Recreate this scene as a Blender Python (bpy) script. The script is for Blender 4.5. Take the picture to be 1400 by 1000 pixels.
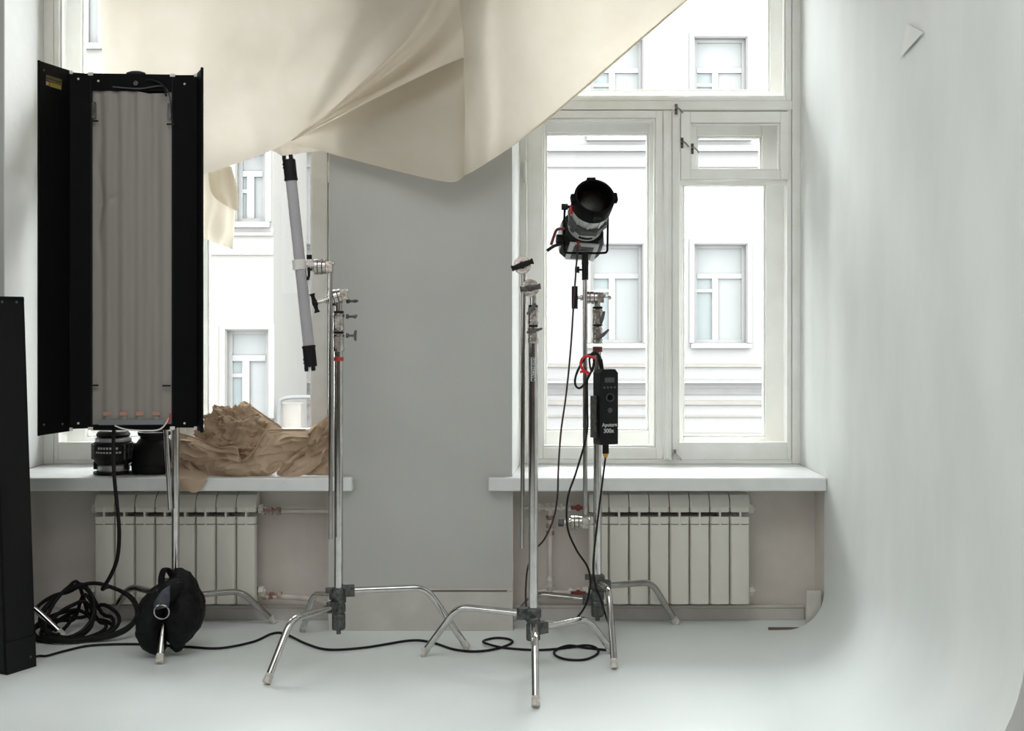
import bpy, bmesh, math, random
from mathutils import Vector as V, Matrix, noise, Quaternion
random.seed(7)
scene = bpy.context.scene
COL = scene.collection
for o in list(bpy.data.objects): bpy.data.objects.remove(o)

# ------------------------------------------------------------------ camera, sky, exposure
CH, HZ, FP = 1.24, 435.0, 1700.0          # eye height (m), horizon row, focal length in pixels of 1400x1000
cam = bpy.data.objects.new('camera', bpy.data.cameras.new('camera')); COL.objects.link(cam)
cam.location = (0, 0, CH); cam.rotation_euler = (math.pi/2, 0, 0)
cam.data.sensor_width = 36; cam.data.lens = 36*FP/1400
cam.data.shift_y = -(500-HZ)/1400
cam.data.clip_end = 300
scene.camera = cam
SKY = 15.0
w = bpy.data.worlds.new('overcast_sky'); scene.world = w; w.use_nodes = True
w.node_tree.nodes['Background'].inputs[0].default_value = (0.955, 0.985, 1.0, 1)
w.node_tree.nodes['Background'].inputs[1].default_value = SKY
vs = scene.view_settings
vs.view_transform = 'Standard'; vs.look = 'None'; vs.gamma = 1; vs.use_curve_mapping = False
vs.exposure = 0.0
def area(name, loc, rot, sx, sy, power, col=(1, 1, 1), portal=False):
    l = bpy.data.lights.new(name, 'AREA'); l.shape = 'RECTANGLE'; l.size = sx; l.size_y = sy
    l.energy = power; l.color = col
    if portal: l.cycles.is_portal = True
    o = bpy.data.objects.new(name, l); o.location = loc; o.rotation_euler = rot; COL.objects.link(o)
    return o
R90 = math.pi/2
area('daylight_portal', (-1.37, 5.7, 1.85), (-R90, 0, 0), 1.3, 2.5, 1, portal=True)
area('daylight_portal', (.62, 5.7, 1.85), (-R90, 0, 0), 1.3, 2.5, 1, portal=True)
# area lights added behind and left of the camera; windows there are only assumed
area('added_rear_fill', (-1.0, -2.9, 2.3), (R90+.15, 0, 0), 3.4, 1.6, 24, (1, .965, .93))  # added fill from behind the camera; no window is seen there
area('assumed_left_fill', (-4.45, 1.6, 1.9), (R90, 0, -R90), 2.8, 1.6, 34, (.95, .985, 1))  # assumed side light added to brighten the right wall; its window is unseen
area('overhead_fill', (-.5, 2.1, 3.36), (0, 0, 0), 3.0, 2.4, 50, (.96, .99, 1))  # added overhead fill to brighten the floor; no such fixture is known

# ------------------------------------------------------------------ coordinates measured on the photo
def P(px, py, d): return V(((px-700)*d/FP, d, CH-(py-HZ)*d/FP))
def F(px, py, z=0.0):
    d = (CH-z)*FP/(py-HZ); return V(((px-700)*d/FP, d, z))

# ------------------------------------------------------------------ materials
def lin(c):
    return tuple((x/255/12.92 if x/255 <= .04045 else ((x/255+.055)/1.055)**2.4) for x in c)
def mat(name, col, rough=.6, metal=0, col2=None, nscale=8, bump=0, bscale=60, spec=.5, stretch=(1, 1, 1), rvar=0):
    m = bpy.data.materials.new(name); m.use_nodes = True
    nt = m.node_tree; b = nt.nodes['Principled BSDF']
    c = lin(col)+(1,)
    b.inputs['Base Color'].default_value = c
    b.inputs['Roughness'].default_value = rough
    b.inputs['Metallic'].default_value = metal
    b.inputs['Specular IOR Level'].default_value = spec
    tc = nt.nodes.new('ShaderNodeTexCoord'); mp = nt.nodes.new('ShaderNodeMapping')
    mp.inputs['Scale'].default_value = stretch
    nt.links.new(tc.outputs['Object'], mp.inputs['Vector'])
    n = nt.nodes.new('ShaderNodeTexNoise'); n.inputs['Scale'].default_value = nscale
    n.inputs['Detail'].default_value = 6
    nt.links.new(mp.outputs[0], n.inputs['Vector'])
    c2 = lin(col2)+(1,) if col2 else tuple(x*.88 for x in c[:3])+(1,)
    r = nt.nodes.new('ShaderNodeValToRGB')
    r.color_ramp.elements[0].position = .35; r.color_ramp.elements[0].color = c2
    r.color_ramp.elements[1].position = .65; r.color_ramp.elements[1].color = c
    nt.links.new(n.outputs['Fac'], r.inputs[0]); nt.links.new(r.outputs[0], b.inputs['Base Color'])
    if rvar:
        mr = nt.nodes.new('ShaderNodeMapRange'); mr.inputs[3].default_value = rough-rvar; mr.inputs[4].default_value = rough+rvar
        nt.links.new(n.outputs['Fac'], mr.inputs[0]); nt.links.new(mr.outputs[0], b.inputs['Roughness'])
    if bump:
        n2 = nt.nodes.new('ShaderNodeTexNoise'); n2.inputs['Scale'].default_value = bscale; n2.inputs['Detail'].default_value = 4
        nt.links.new(mp.outputs[0], n2.inputs['Vector'])
        bp = nt.nodes.new('ShaderNodeBump'); bp.inputs['Strength'].default_value = bump; bp.inputs['Distance'].default_value = .01
        nt.links.new(n2.outputs['Fac'], bp.inputs['Height']); nt.links.new(bp.outputs[0], b.inputs['Normal'])
    return m
def cloth_mat(name, col, col2, trans, nscale=900, bump=.15):
    m = bpy.data.materials.new(name); m.use_nodes = True; nt = m.node_tree
    nt.nodes.remove(nt.nodes['Principled BSDF']); out = nt.nodes['Material Output']
    tc = nt.nodes.new('ShaderNodeTexCoord')
    n = nt.nodes.new('ShaderNodeTexNoise'); n.inputs['Scale'].default_value = 6; n.inputs['Detail'].default_value = 8
    nt.links.new(tc.outputs['Object'], n.inputs['Vector'])
    r = nt.nodes.new('ShaderNodeValToRGB')
    r.color_ramp.elements[0].position = .3; r.color_ramp.elements[0].color = lin(col2)+(1,)
    r.color_ramp.elements[1].position = .7; r.color_ramp.elements[1].color = lin(col)+(1,)
    nt.links.new(n.outputs['Fac'], r.inputs[0])
    # weave
    wv = nt.nodes.new('ShaderNodeTexNoise'); wv.inputs['Scale'].default_value = 1
    mp = nt.nodes.new('ShaderNodeMapping'); mp.inputs['Scale'].default_value = (60, 60, 260)
    nt.links.new(tc.outputs['Object'], mp.inputs['Vector']); nt.links.new(mp.outputs[0], wv.inputs['Vector'])
    bp = nt.nodes.new('ShaderNodeBump'); bp.inputs['Strength'].default_value = bump; bp.inputs['Distance'].default_value = .004
    nt.links.new(wv.outputs['Fac'], bp.inputs['Height'])
    d = nt.nodes.new('ShaderNodeBsdfDiffuse'); t = nt.nodes.new('ShaderNodeBsdfTranslucent')
    mx = nt.nodes.new('ShaderNodeMixShader'); mx.inputs[0].default_value = trans
    nt.links.new(r.outputs[0], d.inputs[0]); nt.links.new(r.outputs[0], t.inputs[0])
    nt.links.new(bp.outputs[0], d.inputs['Normal'])
    nt.links.new(d.outputs[0], mx.inputs[1]); nt.links.new(t.outputs[0], mx.inputs[2]); nt.links.new(mx.outputs[0], out.inputs[0])
    return m
def glass_mat():
    m = bpy.data.materials.new('window_glass'); m.use_nodes = True; nt = m.node_tree
    nt.nodes.remove(nt.nodes['Principled BSDF']); out = nt.nodes['Material Output']
    t = nt.nodes.new('ShaderNodeBsdfTransparent'); t.inputs[0].default_value = (.985, .99, .99, 1)
    g = nt.nodes.new('ShaderNodeBsdfGlossy'); g.inputs['Roughness'].default_value = .02
    fr = nt.nodes.new('ShaderNodeFresnel'); fr.inputs[0].default_value = 1.2
    n = nt.nodes.new('ShaderNodeTexNoise'); n.inputs['Scale'].default_value = 3
    bp = nt.nodes.new('ShaderNodeBump'); bp.inputs['Strength'].default_value = .02
    nt.links.new(n.outputs['Fac'], bp.inputs['Height']); nt.links.new(bp.outputs[0], g.inputs['Normal'])
    mx = nt.nodes.new('ShaderNodeMixShader')
    nt.links.new(fr.outputs[0], mx.inputs[0]); nt.links.new(t.outputs[0], mx.inputs[1]); nt.links.new(g.outputs[0], mx.inputs[2])
    nt.links.new(mx.outputs[0], out.inputs[0])
    return m
M = dict(
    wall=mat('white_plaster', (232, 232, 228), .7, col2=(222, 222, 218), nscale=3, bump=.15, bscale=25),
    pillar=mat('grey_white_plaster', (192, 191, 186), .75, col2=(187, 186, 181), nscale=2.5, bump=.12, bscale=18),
    cyc=mat('painted_cyclorama', (230, 232, 228), .6, col2=(220, 223, 219), nscale=3.2, bump=.22, bscale=7, stretch=(1, 1, .45)),
    floor=mat('white_floor_paint', (236, 240, 238), .42, col2=(230, 235, 233), nscale=2.2, bump=.05, bscale=9, rvar=.08),
    niche=mat('niche_plaster', (218, 210, 202), .8, col2=(205, 197, 188), nscale=4, bump=.2, bscale=22),
    far=mat('beige_rear_wall', (150, 139, 127), .8, nscale=4),
    dark=mat('brown_left_wall', (74, 62, 53), .7, col2=(60, 49, 41), nscale=3),
    ceil=mat('white_ceiling', (230, 229, 225), .8),
    sill=mat('sill_paint', (232, 233, 231), .45, col2=(220, 221, 219), nscale=6, bump=.1, bscale=20),
    frame=mat('old_window_paint', (247, 246, 242), .5, col2=(240, 238, 231), nscale=9, bump=.03, bscale=40),
    skirt=mat('skirting_paint', (208, 204, 198), .6, col2=(198, 194, 187), nscale=9, bump=.2, bscale=20),
    crack=mat('crack_dirt', (110, 92, 78), .9),
    rad=mat('radiator_enamel', (222, 219, 209), .38, col2=(216, 212, 201), nscale=3),
    radback=mat('shaded_radiator_core', (96, 90, 82), .7),  # dark tone paints the shade inside the radiator slots
    chrome=mat('chrome', (212, 211, 210), .1, 1, col2=(198, 195, 192), nscale=30, rvar=.03),
    chromed=mat('worn_chrome', (186, 183, 180), .13, 1, col2=(166, 162, 158), nscale=14, rvar=.03),
    cast=mat('grey_cast_metal', (112, 113, 112), .5, .85, col2=(78, 78, 77), nscale=60, bump=.3, bscale=150),
    silver=mat('brushed_aluminium', (208, 204, 200), .2, 1, col2=(160, 153, 147), nscale=40, bump=.08, bscale=90),  # darker mottle paints in the dark reflections on the metal
    black=mat('black_powder_coat', (11, 11, 12), .55, col2=(8, 8, 9), nscale=30, bump=.08, bscale=200, spec=.3),
    blackm=mat('black_sheet_metal', (5, 5, 6), .6, col2=(3, 3, 4), nscale=20, spec=.12),
    rubber=mat('black_rubber', (20, 19, 19), .6, col2=(14, 13, 13), nscale=40, spec=.3),
    bag=mat('black_nylon', (10, 10, 11), .65, col2=(5, 5, 6), nscale=12, bump=.6, bscale=38, spec=.22),
    web=mat('webbing', (70, 72, 84), .45, col2=(48, 50, 60), nscale=50, bump=.3, bscale=300),
    red=mat('red_band', (178, 52, 40), .5), redv=mat('red_strap', (224, 34, 40), .5),
    wine=mat('dark_red_cable', (62, 26, 28), .5, col2=(24, 18, 19), nscale=14),
    wired=mat('weathered_pipe_joint', (128, 74, 56), .8, col2=(196, 182, 170), nscale=45, bump=.4, bscale=60),
    pipe=mat('painted_pipe', (214, 208, 200), .45, col2=(198, 190, 180), nscale=12),
    redval=mat('red_valve_handle', (122, 52, 46), .6, col2=(96, 40, 36), nscale=30),
    tape=mat('clear_tape', (230, 226, 220), .35, col2=(190, 182, 172), nscale=60, bump=.5, bscale=90),
    plast=mat('white_plastic', (226, 222, 216), .4), tubew=mat('frosted_tube', (176, 172, 176), .35, col2=(168, 164, 168), nscale=5),
    diff=mat('frosted_diffuser', (152, 145, 139), .45, col2=(144, 137, 131), nscale=2, stretch=(6, 6, .3), spec=.4),
    lamp=mat('lamp_tube_glass', (190, 186, 182), .4), pink=mat('pink_tube_end', (186, 140, 126), .5),
    yellow=mat('yellow_sticker', (140, 122, 34), .6), yello2=mat('faded_sticker', (96, 84, 40), .6, col2=(60, 52, 26), nscale=120),
    orange=mat('orange_gland', (214, 150, 40), .5), grey=mat('mid_grey_plastic', (74, 75, 78), .5),
    txt=mat('pale_print', (206, 206, 206), .6), dtxt=mat('dark_print', (40, 38, 38), .6),
    lens=mat('lens_glass', (30, 22, 12), .3, .0, col2=(8, 7, 6), nscale=18, spec=.3),
    fac=mat('facade_render', (95, 94, 93), .9, col2=(93, 92, 91), nscale=.6),  # facade and pane tones kept close: window haze is put into the colours
    fac2=mat('facade_render_warm', (93, 91, 87), .9, col2=(91, 89, 85), nscale=.6),
    band=mat('facade_band', (80, 79, 78), .9), band2=mat('facade_warm_course', (91, 87, 82), .9),
    fwin=mat('far_window_frame', (96, 96, 94), .8), fpane=mat('far_hazed_curtain_pane', (89, 90, 89), .8, col2=(87, 88, 87), nscale=6, stretch=(5, 1, .2)),
    fpane2=mat('far_hazed_dark_pane', (83, 87, 87), .8, col2=(79, 84, 84), nscale=3),
    asph=mat('courtyard_paving', (95, 95, 94), .9),
    muslin=cloth_mat('muslin', (236, 228, 214), (230, 220, 204), .5),
    scrap=cloth_mat('thin_muslin', (242, 234, 218), (240, 230, 212), .55),
    brown=cloth_mat('brown_canvas', (208, 186, 162), (196, 173, 149), .24),
    lgrey=mat('silver_grey_shell', (196, 196, 194), .35, .3, nscale=30),
    pipeg=mat('grey_drainpipe', (70, 71, 70), .8),
    strip=mat('translucent_end_strip', (128, 130, 133), .5),
    glass=glass_mat(),
)
def blend_floor(m):
    nt = m.node_tree; b = nt.nodes['Principled BSDF']; src = b.inputs['Base Color'].links[0].from_socket
    g = nt.nodes.new('ShaderNodeNewGeometry'); sp = nt.nodes.new('ShaderNodeSeparateXYZ'); nt.links.new(g.outputs['Position'], sp.inputs[0])
    mr = nt.nodes.new('ShaderNodeMapRange'); mr.inputs[1].default_value = .0; mr.inputs[2].default_value = .3
    nt.links.new(sp.outputs[2], mr.inputs[0])
    mx = nt.nodes.new('ShaderNodeMix'); mx.data_type = 'RGBA'; mx.inputs[6].default_value = lin((233, 238, 236))+(1,)
    nt.links.new(mr.outputs[0], mx.inputs[0]); nt.links.new(src, mx.inputs[7]); nt.links.new(mx.outputs[2], b.inputs['Base Color'])
blend_floor(M['cyc'])

# ------------------------------------------------------------------ mesh builder
class MB:
    def __init__(s): s.v = []; s.f = []; s.sm = []
    def add(s, vs, fs, smooth=False, T=None):
        b = len(s.v)
        s.v += [(T @ V(v)) if T else V(v) for v in vs]
        s.f += [tuple(i+b for i in f) for f in fs]; s.sm += [smooth]*len(fs); return s
    def box(s, a, b, T=None):
        x0, y0, z0 = a; x1, y1, z1 = b
        if x0 > x1: x0, x1 = x1, x0
        if y0 > y1: y0, y1 = y1, y0
        if z0 > z1: z0, z1 = z1, z0
        vs = [(x0,y0,z0),(x1,y0,z0),(x1,y1,z0),(x0,y1,z0),(x0,y0,z1),(x1,y0,z1),(x1,y1,z1),(x0,y1,z1)]
        return s.add(vs, [(0,3,2,1),(4,5,6,7),(0,1,5,4),(1,2,6,5),(2,3,7,6),(3,0,4,7)], False, T)
    def cbox(s, c, d, T=None):
        return s.box([c[i]-d[i]/2 for i in range(3)], [c[i]+d[i]/2 for i in range(3)], T)
    def prism(s, pts, z0, z1, T=None):                         # plan polygon (ccw) extruded in z
        n = len(pts)
        vs = [(p[0], p[1], z0) for p in pts]+[(p[0], p[1], z1) for p in pts]
        fs = [tuple(range(n-1, -1, -1)), tuple(range(n, 2*n))]+[(i, (i+1) % n, n+(i+1) % n, n+i) for i in range(n)]
        return s.add(vs, fs, False, T)
    def lathe(s, prof, n=24, T=None, cap=True, closed=False):  # prof: (r, z) about local z
        vs = []; fs = []
        for r, z in prof:
            for k in range(n):
                a = 2*math.pi*k/n; vs.append((r*math.cos(a), r*math.sin(a), z))
        m = len(prof)
        for i in range(m-1):
            for k in range(n):
                fs.append((i*n+k, i*n+(k+1) % n, (i+1)*n+(k+1) % n, (i+1)*n+k))
        if closed:
            for k in range(n): fs.append(((m-1)*n+k, (m-1)*n+(k+1) % n, (k+1) % n, k))
        elif cap:
            fs.append(tuple(range(n-1, -1, -1))); fs.append(tuple((m-1)*n+k for k in range(n)))
        return s.add(vs, fs, True, T)
    def cyl(s, a, b, r, r2=None, n=16):
        a, b = V(a), V(b); q = (b-a).to_track_quat('Z', 'Y').to_matrix().to_4x4()
        return s.lathe([(r, 0), (r if r2 is None else r2, (b-a).length)], n, Matrix.Translation(a) @ q)
    def tube(s, pts, r, n=8, smooth=4, closed=False):
        pts = spline(pts, smooth, closed) if smooth > 1 else [V(p) for p in pts]
        N = len(pts); vs = []; fs = []; up = None
        for i, p in enumerate(pts):
            if closed: t = pts[(i+1) % N]-pts[i-1]
            else: t = pts[min(i+1, N-1)]-pts[max(i-1, 0)]
            t.normalize()
            if up is None:
                up = t.orthogonal().normalized()
            else:
                up = (up-t*up.dot(t)); up = up.normalized() if up.length > 1e-6 else t.orthogonal().normalized()
            sd = t.cross(up); rr = r(i/(N-1)) if callable(r) else r
            for k in range(n):
                a = 2*math.pi*k/n; vs.append(p+up*math.cos(a)*rr+sd*math.sin(a)*rr)
        for i in range(N if closed else N-1):
            j = (i+1) % N
            for k in range(n): fs.append((i*n+k, i*n+(k+1) % n, j*n+(k+1) % n, j*n+k))
        if not closed: fs.append(tuple(range(n-1, -1, -1))); fs.append(tuple((N-1)*n+k for k in range(n)))
        return s.add(vs, fs, True)
    def grid(s, rows, smooth=True):
        n = len(rows[0]); vs = [p for r in rows for p in r]; fs = []
        for i in range(len(rows)-1):
            for k in range(n-1): fs.append((i*n+k, i*n+k+1, (i+1)*n+k+1, (i+1)*n+k))
        return s.add(vs, fs, smooth)
    def build(s, name, m, parent=None, bevel=0, kind=None, label=None, cat=None, group=None, base=None, angle=35):
        """world-space vertices; parent root may sit anywhere (unrotated)"""
        org = V((0, 0, 0))
        if parent:
            q = parent
            while q: org += q.location; q = q.parent
        loc = V(base) if base is not None else V((0, 0, 0))
        me = bpy.data.meshes.new(name)
        me.from_pydata([tuple(v-org-loc) for v in s.v], [], s.f); me.update()
        me.polygons.foreach_set('use_smooth', s.sm)
        bm = bmesh.new(); bm.from_mesh(me)
        if not getattr(s, 'open', False): bmesh.ops.recalc_face_normals(bm, faces=bm.faces)
        bm.to_mesh(me); bm.free()
        if any(s.sm): me.set_sharp_from_angle(angle=math.radians(angle))
        me.materials.append(m)
        o = bpy.data.objects.new(name, me); COL.objects.link(o); o.parent = parent; o.location = loc
        if bevel:
            b = o.modifiers.new('bevel', 'BEVEL'); b.width = bevel; b.segments = 2; b.limit_method = 'ANGLE'
        if kind: o['kind'] = kind
        tag(o, label, cat, group)
        return o
def tag(o, label=None, cat=None, group=None):
    if label: o['label'] = label
    if cat: o['category'] = cat
    if group: o['group'] = group
    return o
def thing(name, loc, label=None, cat=None, group=None, kind=None):
    o = bpy.data.objects.new(name, None); o.location = loc; o.empty_display_size = .05; COL.objects.link(o)
    if kind: o['kind'] = kind
    return tag(o, label, cat, group)
def spline(pts, k=6, closed=False):
    pts = [V(p) for p in pts]; N = len(pts); out = []
    g = (lambda i: pts[i % N]) if closed else (lambda i: pts[max(0, min(N-1, i))])
    for i in range(N if closed else N-1):
        a, b, c, d = g(i-1), g(i), g(i+1), g(i+2)
        for j in range(k):
            t = j/k
            out.append(.5*((2*b)+(c-a)*t+(2*a-5*b+4*c-d)*t*t+(3*b-a-3*c+d)*t**3))
    if not closed: out.append(pts[-1])
    return out
def resample(pts, n):
    pts = spline(pts, 10); L = [0]
    for a, b in zip(pts, pts[1:]): L.append(L[-1]+(b-a).length)
    out = []; j = 0
    for i in range(n):
        t = L[-1]*i/(n-1)
        while j < len(L)-2 and L[j+1] < t: j += 1
        u = (t-L[j])/max(1e-9, L[j+1]-L[j]); out.append(pts[j].lerp(pts[j+1], min(1, max(0, u))))
    return out
def loft(cols, nu, nv):
    """columns (each a list of points) -> rows of a nu x nv grid; columns spline-interpolated"""
    cs = [resample(c, nv) for c in cols]; grid = []
    for j in range(nv): grid.append(resample([c[j] for c in cs], nu))
    return grid
def walled(mb, x0, x1, z0, z1, y0, y1, holes):
    xs = sorted({x0, x1, *[h[0] for h in holes], *[h[1] for h in holes]}); xs = [x for x in xs if x0 <= x <= x1]
    for a, b in zip(xs, xs[1:]):
        cx = (a+b)/2; hs = sorted([(h[2], h[3]) for h in holes if h[0] < cx < h[1]])
        z = z0
        for c, d in hs:
            if c > z: mb.box((a, y0, z), (b, y1, c))
            z = max(z, d)
        if z < z1: mb.box((a, y0, z), (b, y1, z1))
def fbm(p, s, o=4):
    return noise.fractal(V(p)*s, 1.0, 2.0, o)
def crease(p, s, k=4):
    q = V(p)*s; q = q+V((noise.noise(q*.7), noise.noise(q*.7+V((9, 2, 4))), noise.noise(q*.7+V((3, 7, 1)))))*.8
    return (1-abs(noise.noise(q)))**k
def ridge(p, s):
    return 1-abs(noise.noise(V(p)*s))*2

# ------------------------------------------------------------------ the room
YW, YN, YF, YO = 4.94, 5.12, 5.35, 5.60      # wall face, niche back, inner casements, outer wall face
XL0, XL1, XR0, XR1 = -2.02, -.726, .0, 1.25  # window openings
ZS, ZT, ZC = .556, 3.12, 3.4
b = MB(); b.box((-4.6, -3.2, -.1), (1.9, YO, 0)); b.build('floor', M['floor'], kind='structure')
b = MB(); b.box((-4.6, -3.2, ZC), (1.9, YO, ZC+.1)); b.build('ceiling', M['ceil'], kind='structure')
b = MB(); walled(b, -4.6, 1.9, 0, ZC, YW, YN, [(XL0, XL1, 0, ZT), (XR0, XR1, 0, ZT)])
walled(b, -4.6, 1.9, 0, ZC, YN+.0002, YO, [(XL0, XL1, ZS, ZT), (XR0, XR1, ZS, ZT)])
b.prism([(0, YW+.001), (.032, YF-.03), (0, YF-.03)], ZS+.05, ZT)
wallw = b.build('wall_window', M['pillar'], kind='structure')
# niche backs
for x0, x1 in ((XL0, XL1), (XR0, XR1)):
    b = MB(); b.box((x0, YN-.004, 0), (x1, YN, ZS+.0)); b.box((x0, YW+.002, 0), (x0+.004, YN, ZS)); b.box((x1-.004, YW+.002, 0), (x1, YN, ZS))
    b.build('niche_lining', M['niche'], wallw)
b = MB(); b.box((XL0, YW+.001, ZS+.056), (XL0+.004, YF+.004, ZT)); b.build('reveal_lining', M['wall'], wallw)
b = MB(); b.prism([(.0005, YW+.0005), (.0345, YF-.03), (.0345, YF+.004), (.0005, YF+.004)], ZS+.056, ZT); b.build('reveal_lining', M['wall'], wallw)
b = MB(); b.box((-4.7, -3.2, 0), (-4.6, YO, ZC)); b.build('wall_left', M['dark'], kind='structure')
b = MB(); b.box((-4.6, -3.3, 0), (1.9, -3.2, ZC)); b.build('wall_rear', M['far'], kind='structure')
b = MB(); b.box((1.9, -3.2, 0), (2.0, YO, ZC)); b.build('wall_right_rear', M['far'], kind='structure')
# curved right wall: plaster shell sweeping into the floor, radius growing towards the room
b = MB(); rows = []; NY = 30
for i in range(NY+1):
    t = i/NY; y = 3.0+(YW-3.0)*t; r = .45+(.15-.45)*t**1.3
    row = [V((1.24-r-.03, y, .0004)), V((1.24-r-.02, y, .0005)), V((1.24-r-.01, y, .0006))]
    for k in range(0, 17):
        a = k/16*math.pi/2; row.append(V((1.24-r+r*math.sin(a), y, .001+r-r*math.cos(a))))
    for z in (.5, .8, 1.2, 1.7, 2.3, 2.9, ZC): row.append(V((1.24+.006*noise.noise(V((0, y*1.3, z)))+(0 if z < 3 else 0), y, max(z, r+.02))))
    rows.append(row)
n = len(rows[0])
back = [[V((p.x+.03 if k > 3 else p.x, p.y, p.z)) for k, p in enumerate(r)] for r in rows]
b.grid(rows)
for e in (0, -1):                                             # cut edges of the shell
    R0 = rows[e]; poly = [V((1.30, R0[0].y, ZC)), V((1.30, R0[0].y, 0.0))]
    b.add(R0+poly, [tuple(range(len(R0)+2))])
b.box((1.30, 3.0, 0), (1.9, YW, ZC))
b.open = False
wr = b.build('wall_right', M['cyc'], kind='structure', angle=50)
b = MB(); b.box((1.25, YW, 0), (1.9, YO, ZC)); b.box((1.243, YW-.001, ZS+.05), (1.2525, YF+.0, ZC)); b.build('window_reveal', M['cyc'], wr)
# small pale triangular patch on the right wall
b = MB(); q = [(1233, 80), (1243, 33), (1266, 44)]
pp = [V((1.2325, 1.24*FP/(x-700), 0)) for x, y in q]
for p, (x, y) in zip(pp, q): p.z = CH+(HZ-y)*p.y/FP
b.add(pp+[p+V((.0005, 0, 0)) for p in pp], [(0, 1, 2), (5, 4, 3), (0, 3, 4, 1), (1, 4, 5, 2), (2, 5, 3, 0)])
b.build('pale_patch', M['wall'], wr)
# left part of wall face is slightly proud and browner in shade (photo's left edge)
# skirtings
b = MB(); b.box((XL1-.002, YW-.012, 0), (XR0+.004, YW, .155)); b.box((XL1, YW-.007, .155), (XR0, YW, .166))
sk = b.build('baseboard_pillar', M['skirt'], kind='structure', bevel=.002)
b = MB(); b.box((XL1+.35, YW-.0135, .1555), (XR0-.02, YW-.006, .159)); b.build('paint_crack', M['crack'], sk)
b = MB(); b.box((-4.6, YW-.012, 0), (XL0+.004, YW, .16)); b.build('baseboard_left', M['skirt'], kind='structure', bevel=.002)
for x0, x1, nm in ((XL0+.006, XL1-.004, 'baseboard_niche_left'), (XR0+.006, 1.20, 'baseboard_niche_right')):
    b = MB(); b.box((x0, YN-.02, 0), (x1, YN-.005, .05)); b.prism([(x0, YN-.024), (x1, YN-.024), (x1, YN-.005), (x0, YN-.005)], .05, .062)
    o = b.build(nm, M['skirt'], kind='structure', bevel=.003)
b = MB(); b.box((1.175, YW+.02, 0), (1.235, YW+.045, .15), Matrix.Translation((0, 0, 0))); b.build('trim_1', M['skirt'], kind='structure', bevel=.004)
b = MB(); b.box((1.02, YW-.002, 0), (1.2, YW+.012, .008)); b.build('trim_2', M['crack'], kind='structure')
# sills
for n_, x0, x1 in (('trim_3', XL0-.12, -.63), ('trim_4', -.093, 1.2405)):
    b = MB(); xi0 = max(x0, XL0 if n_ == 'trim_3' else XR0); xi1 = min(x1, XL1 if n_ == 'trim_3' else XR1)
    b.prism([(x0, 4.895), (x1, 4.895), (x1, YW-.001), (xi1, YW-.001), (xi1, YO), (xi0, YO), (xi0, YW-.001), (x0, YW-.001)], .557, .61)
    o = b.build(n_, M['sill'], kind='structure', bevel=.006); o['label'] = 'white painted window sill board'

# ------------------------------------------------------------------ windows
def X5(px, y=YF): return (px-700)*y/FP
def Z5(py, y=YF): return CH-(py-HZ)*y/FP
def sash(root, x0, x1, z0, z1, gx0, gx1, gz0, gz1, yf, yt, name='sash', pane=True):
    """rectangular casement: outer rect, glass rect, front y, thickness; stepped moulding"""
    b = MB()
    if x0 > x1: x0, x1, gx0, gx1 = x1, x0, gx1, gx0
    for (a, c, d, e) in ((x0, gx0, z0, z1), (gx1, x1, z0, z1), (gx0, gx1, z0, gz0), (gx0, gx1, gz1, z1)):
        if c-a > .002 and e-d > .002: b.box((a, yf, d), (c, yf+yt, e))
    m = .008
    for (a, c, d, e) in ((gx0, gx0+m, gz0, gz1), (gx1-m, gx1, gz0, gz1), (gx0+m, gx1-m, gz0, gz0+m), (gx0+m, gx1-m, gz1-m, gz1)):
        b.box((a, yf+.014, d), (c, yf+yt-.002, e))
    o = b.build(name, M['frame'], root, bevel=.003)
    if pane:
        b = MB(); b.box((gx0+m*.5, yf+yt*.55, gz0+m*.5), (gx1-m*.5, yf+yt*.55+.003, gz1-m*.5)); b.build('pane', M['glass'], o)
    return o
def hinge(root, x, z, y, h=.085):
    b = MB(); b.cyl((x, y-.008, z), (x, y-.008, z+h), .0075, n=10); b.cyl((x, y-.008, z+h), (x, y-.008, z+h+.008), .0075, .003, n=10)
    b.build('hinge', M['frame'], root)
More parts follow.
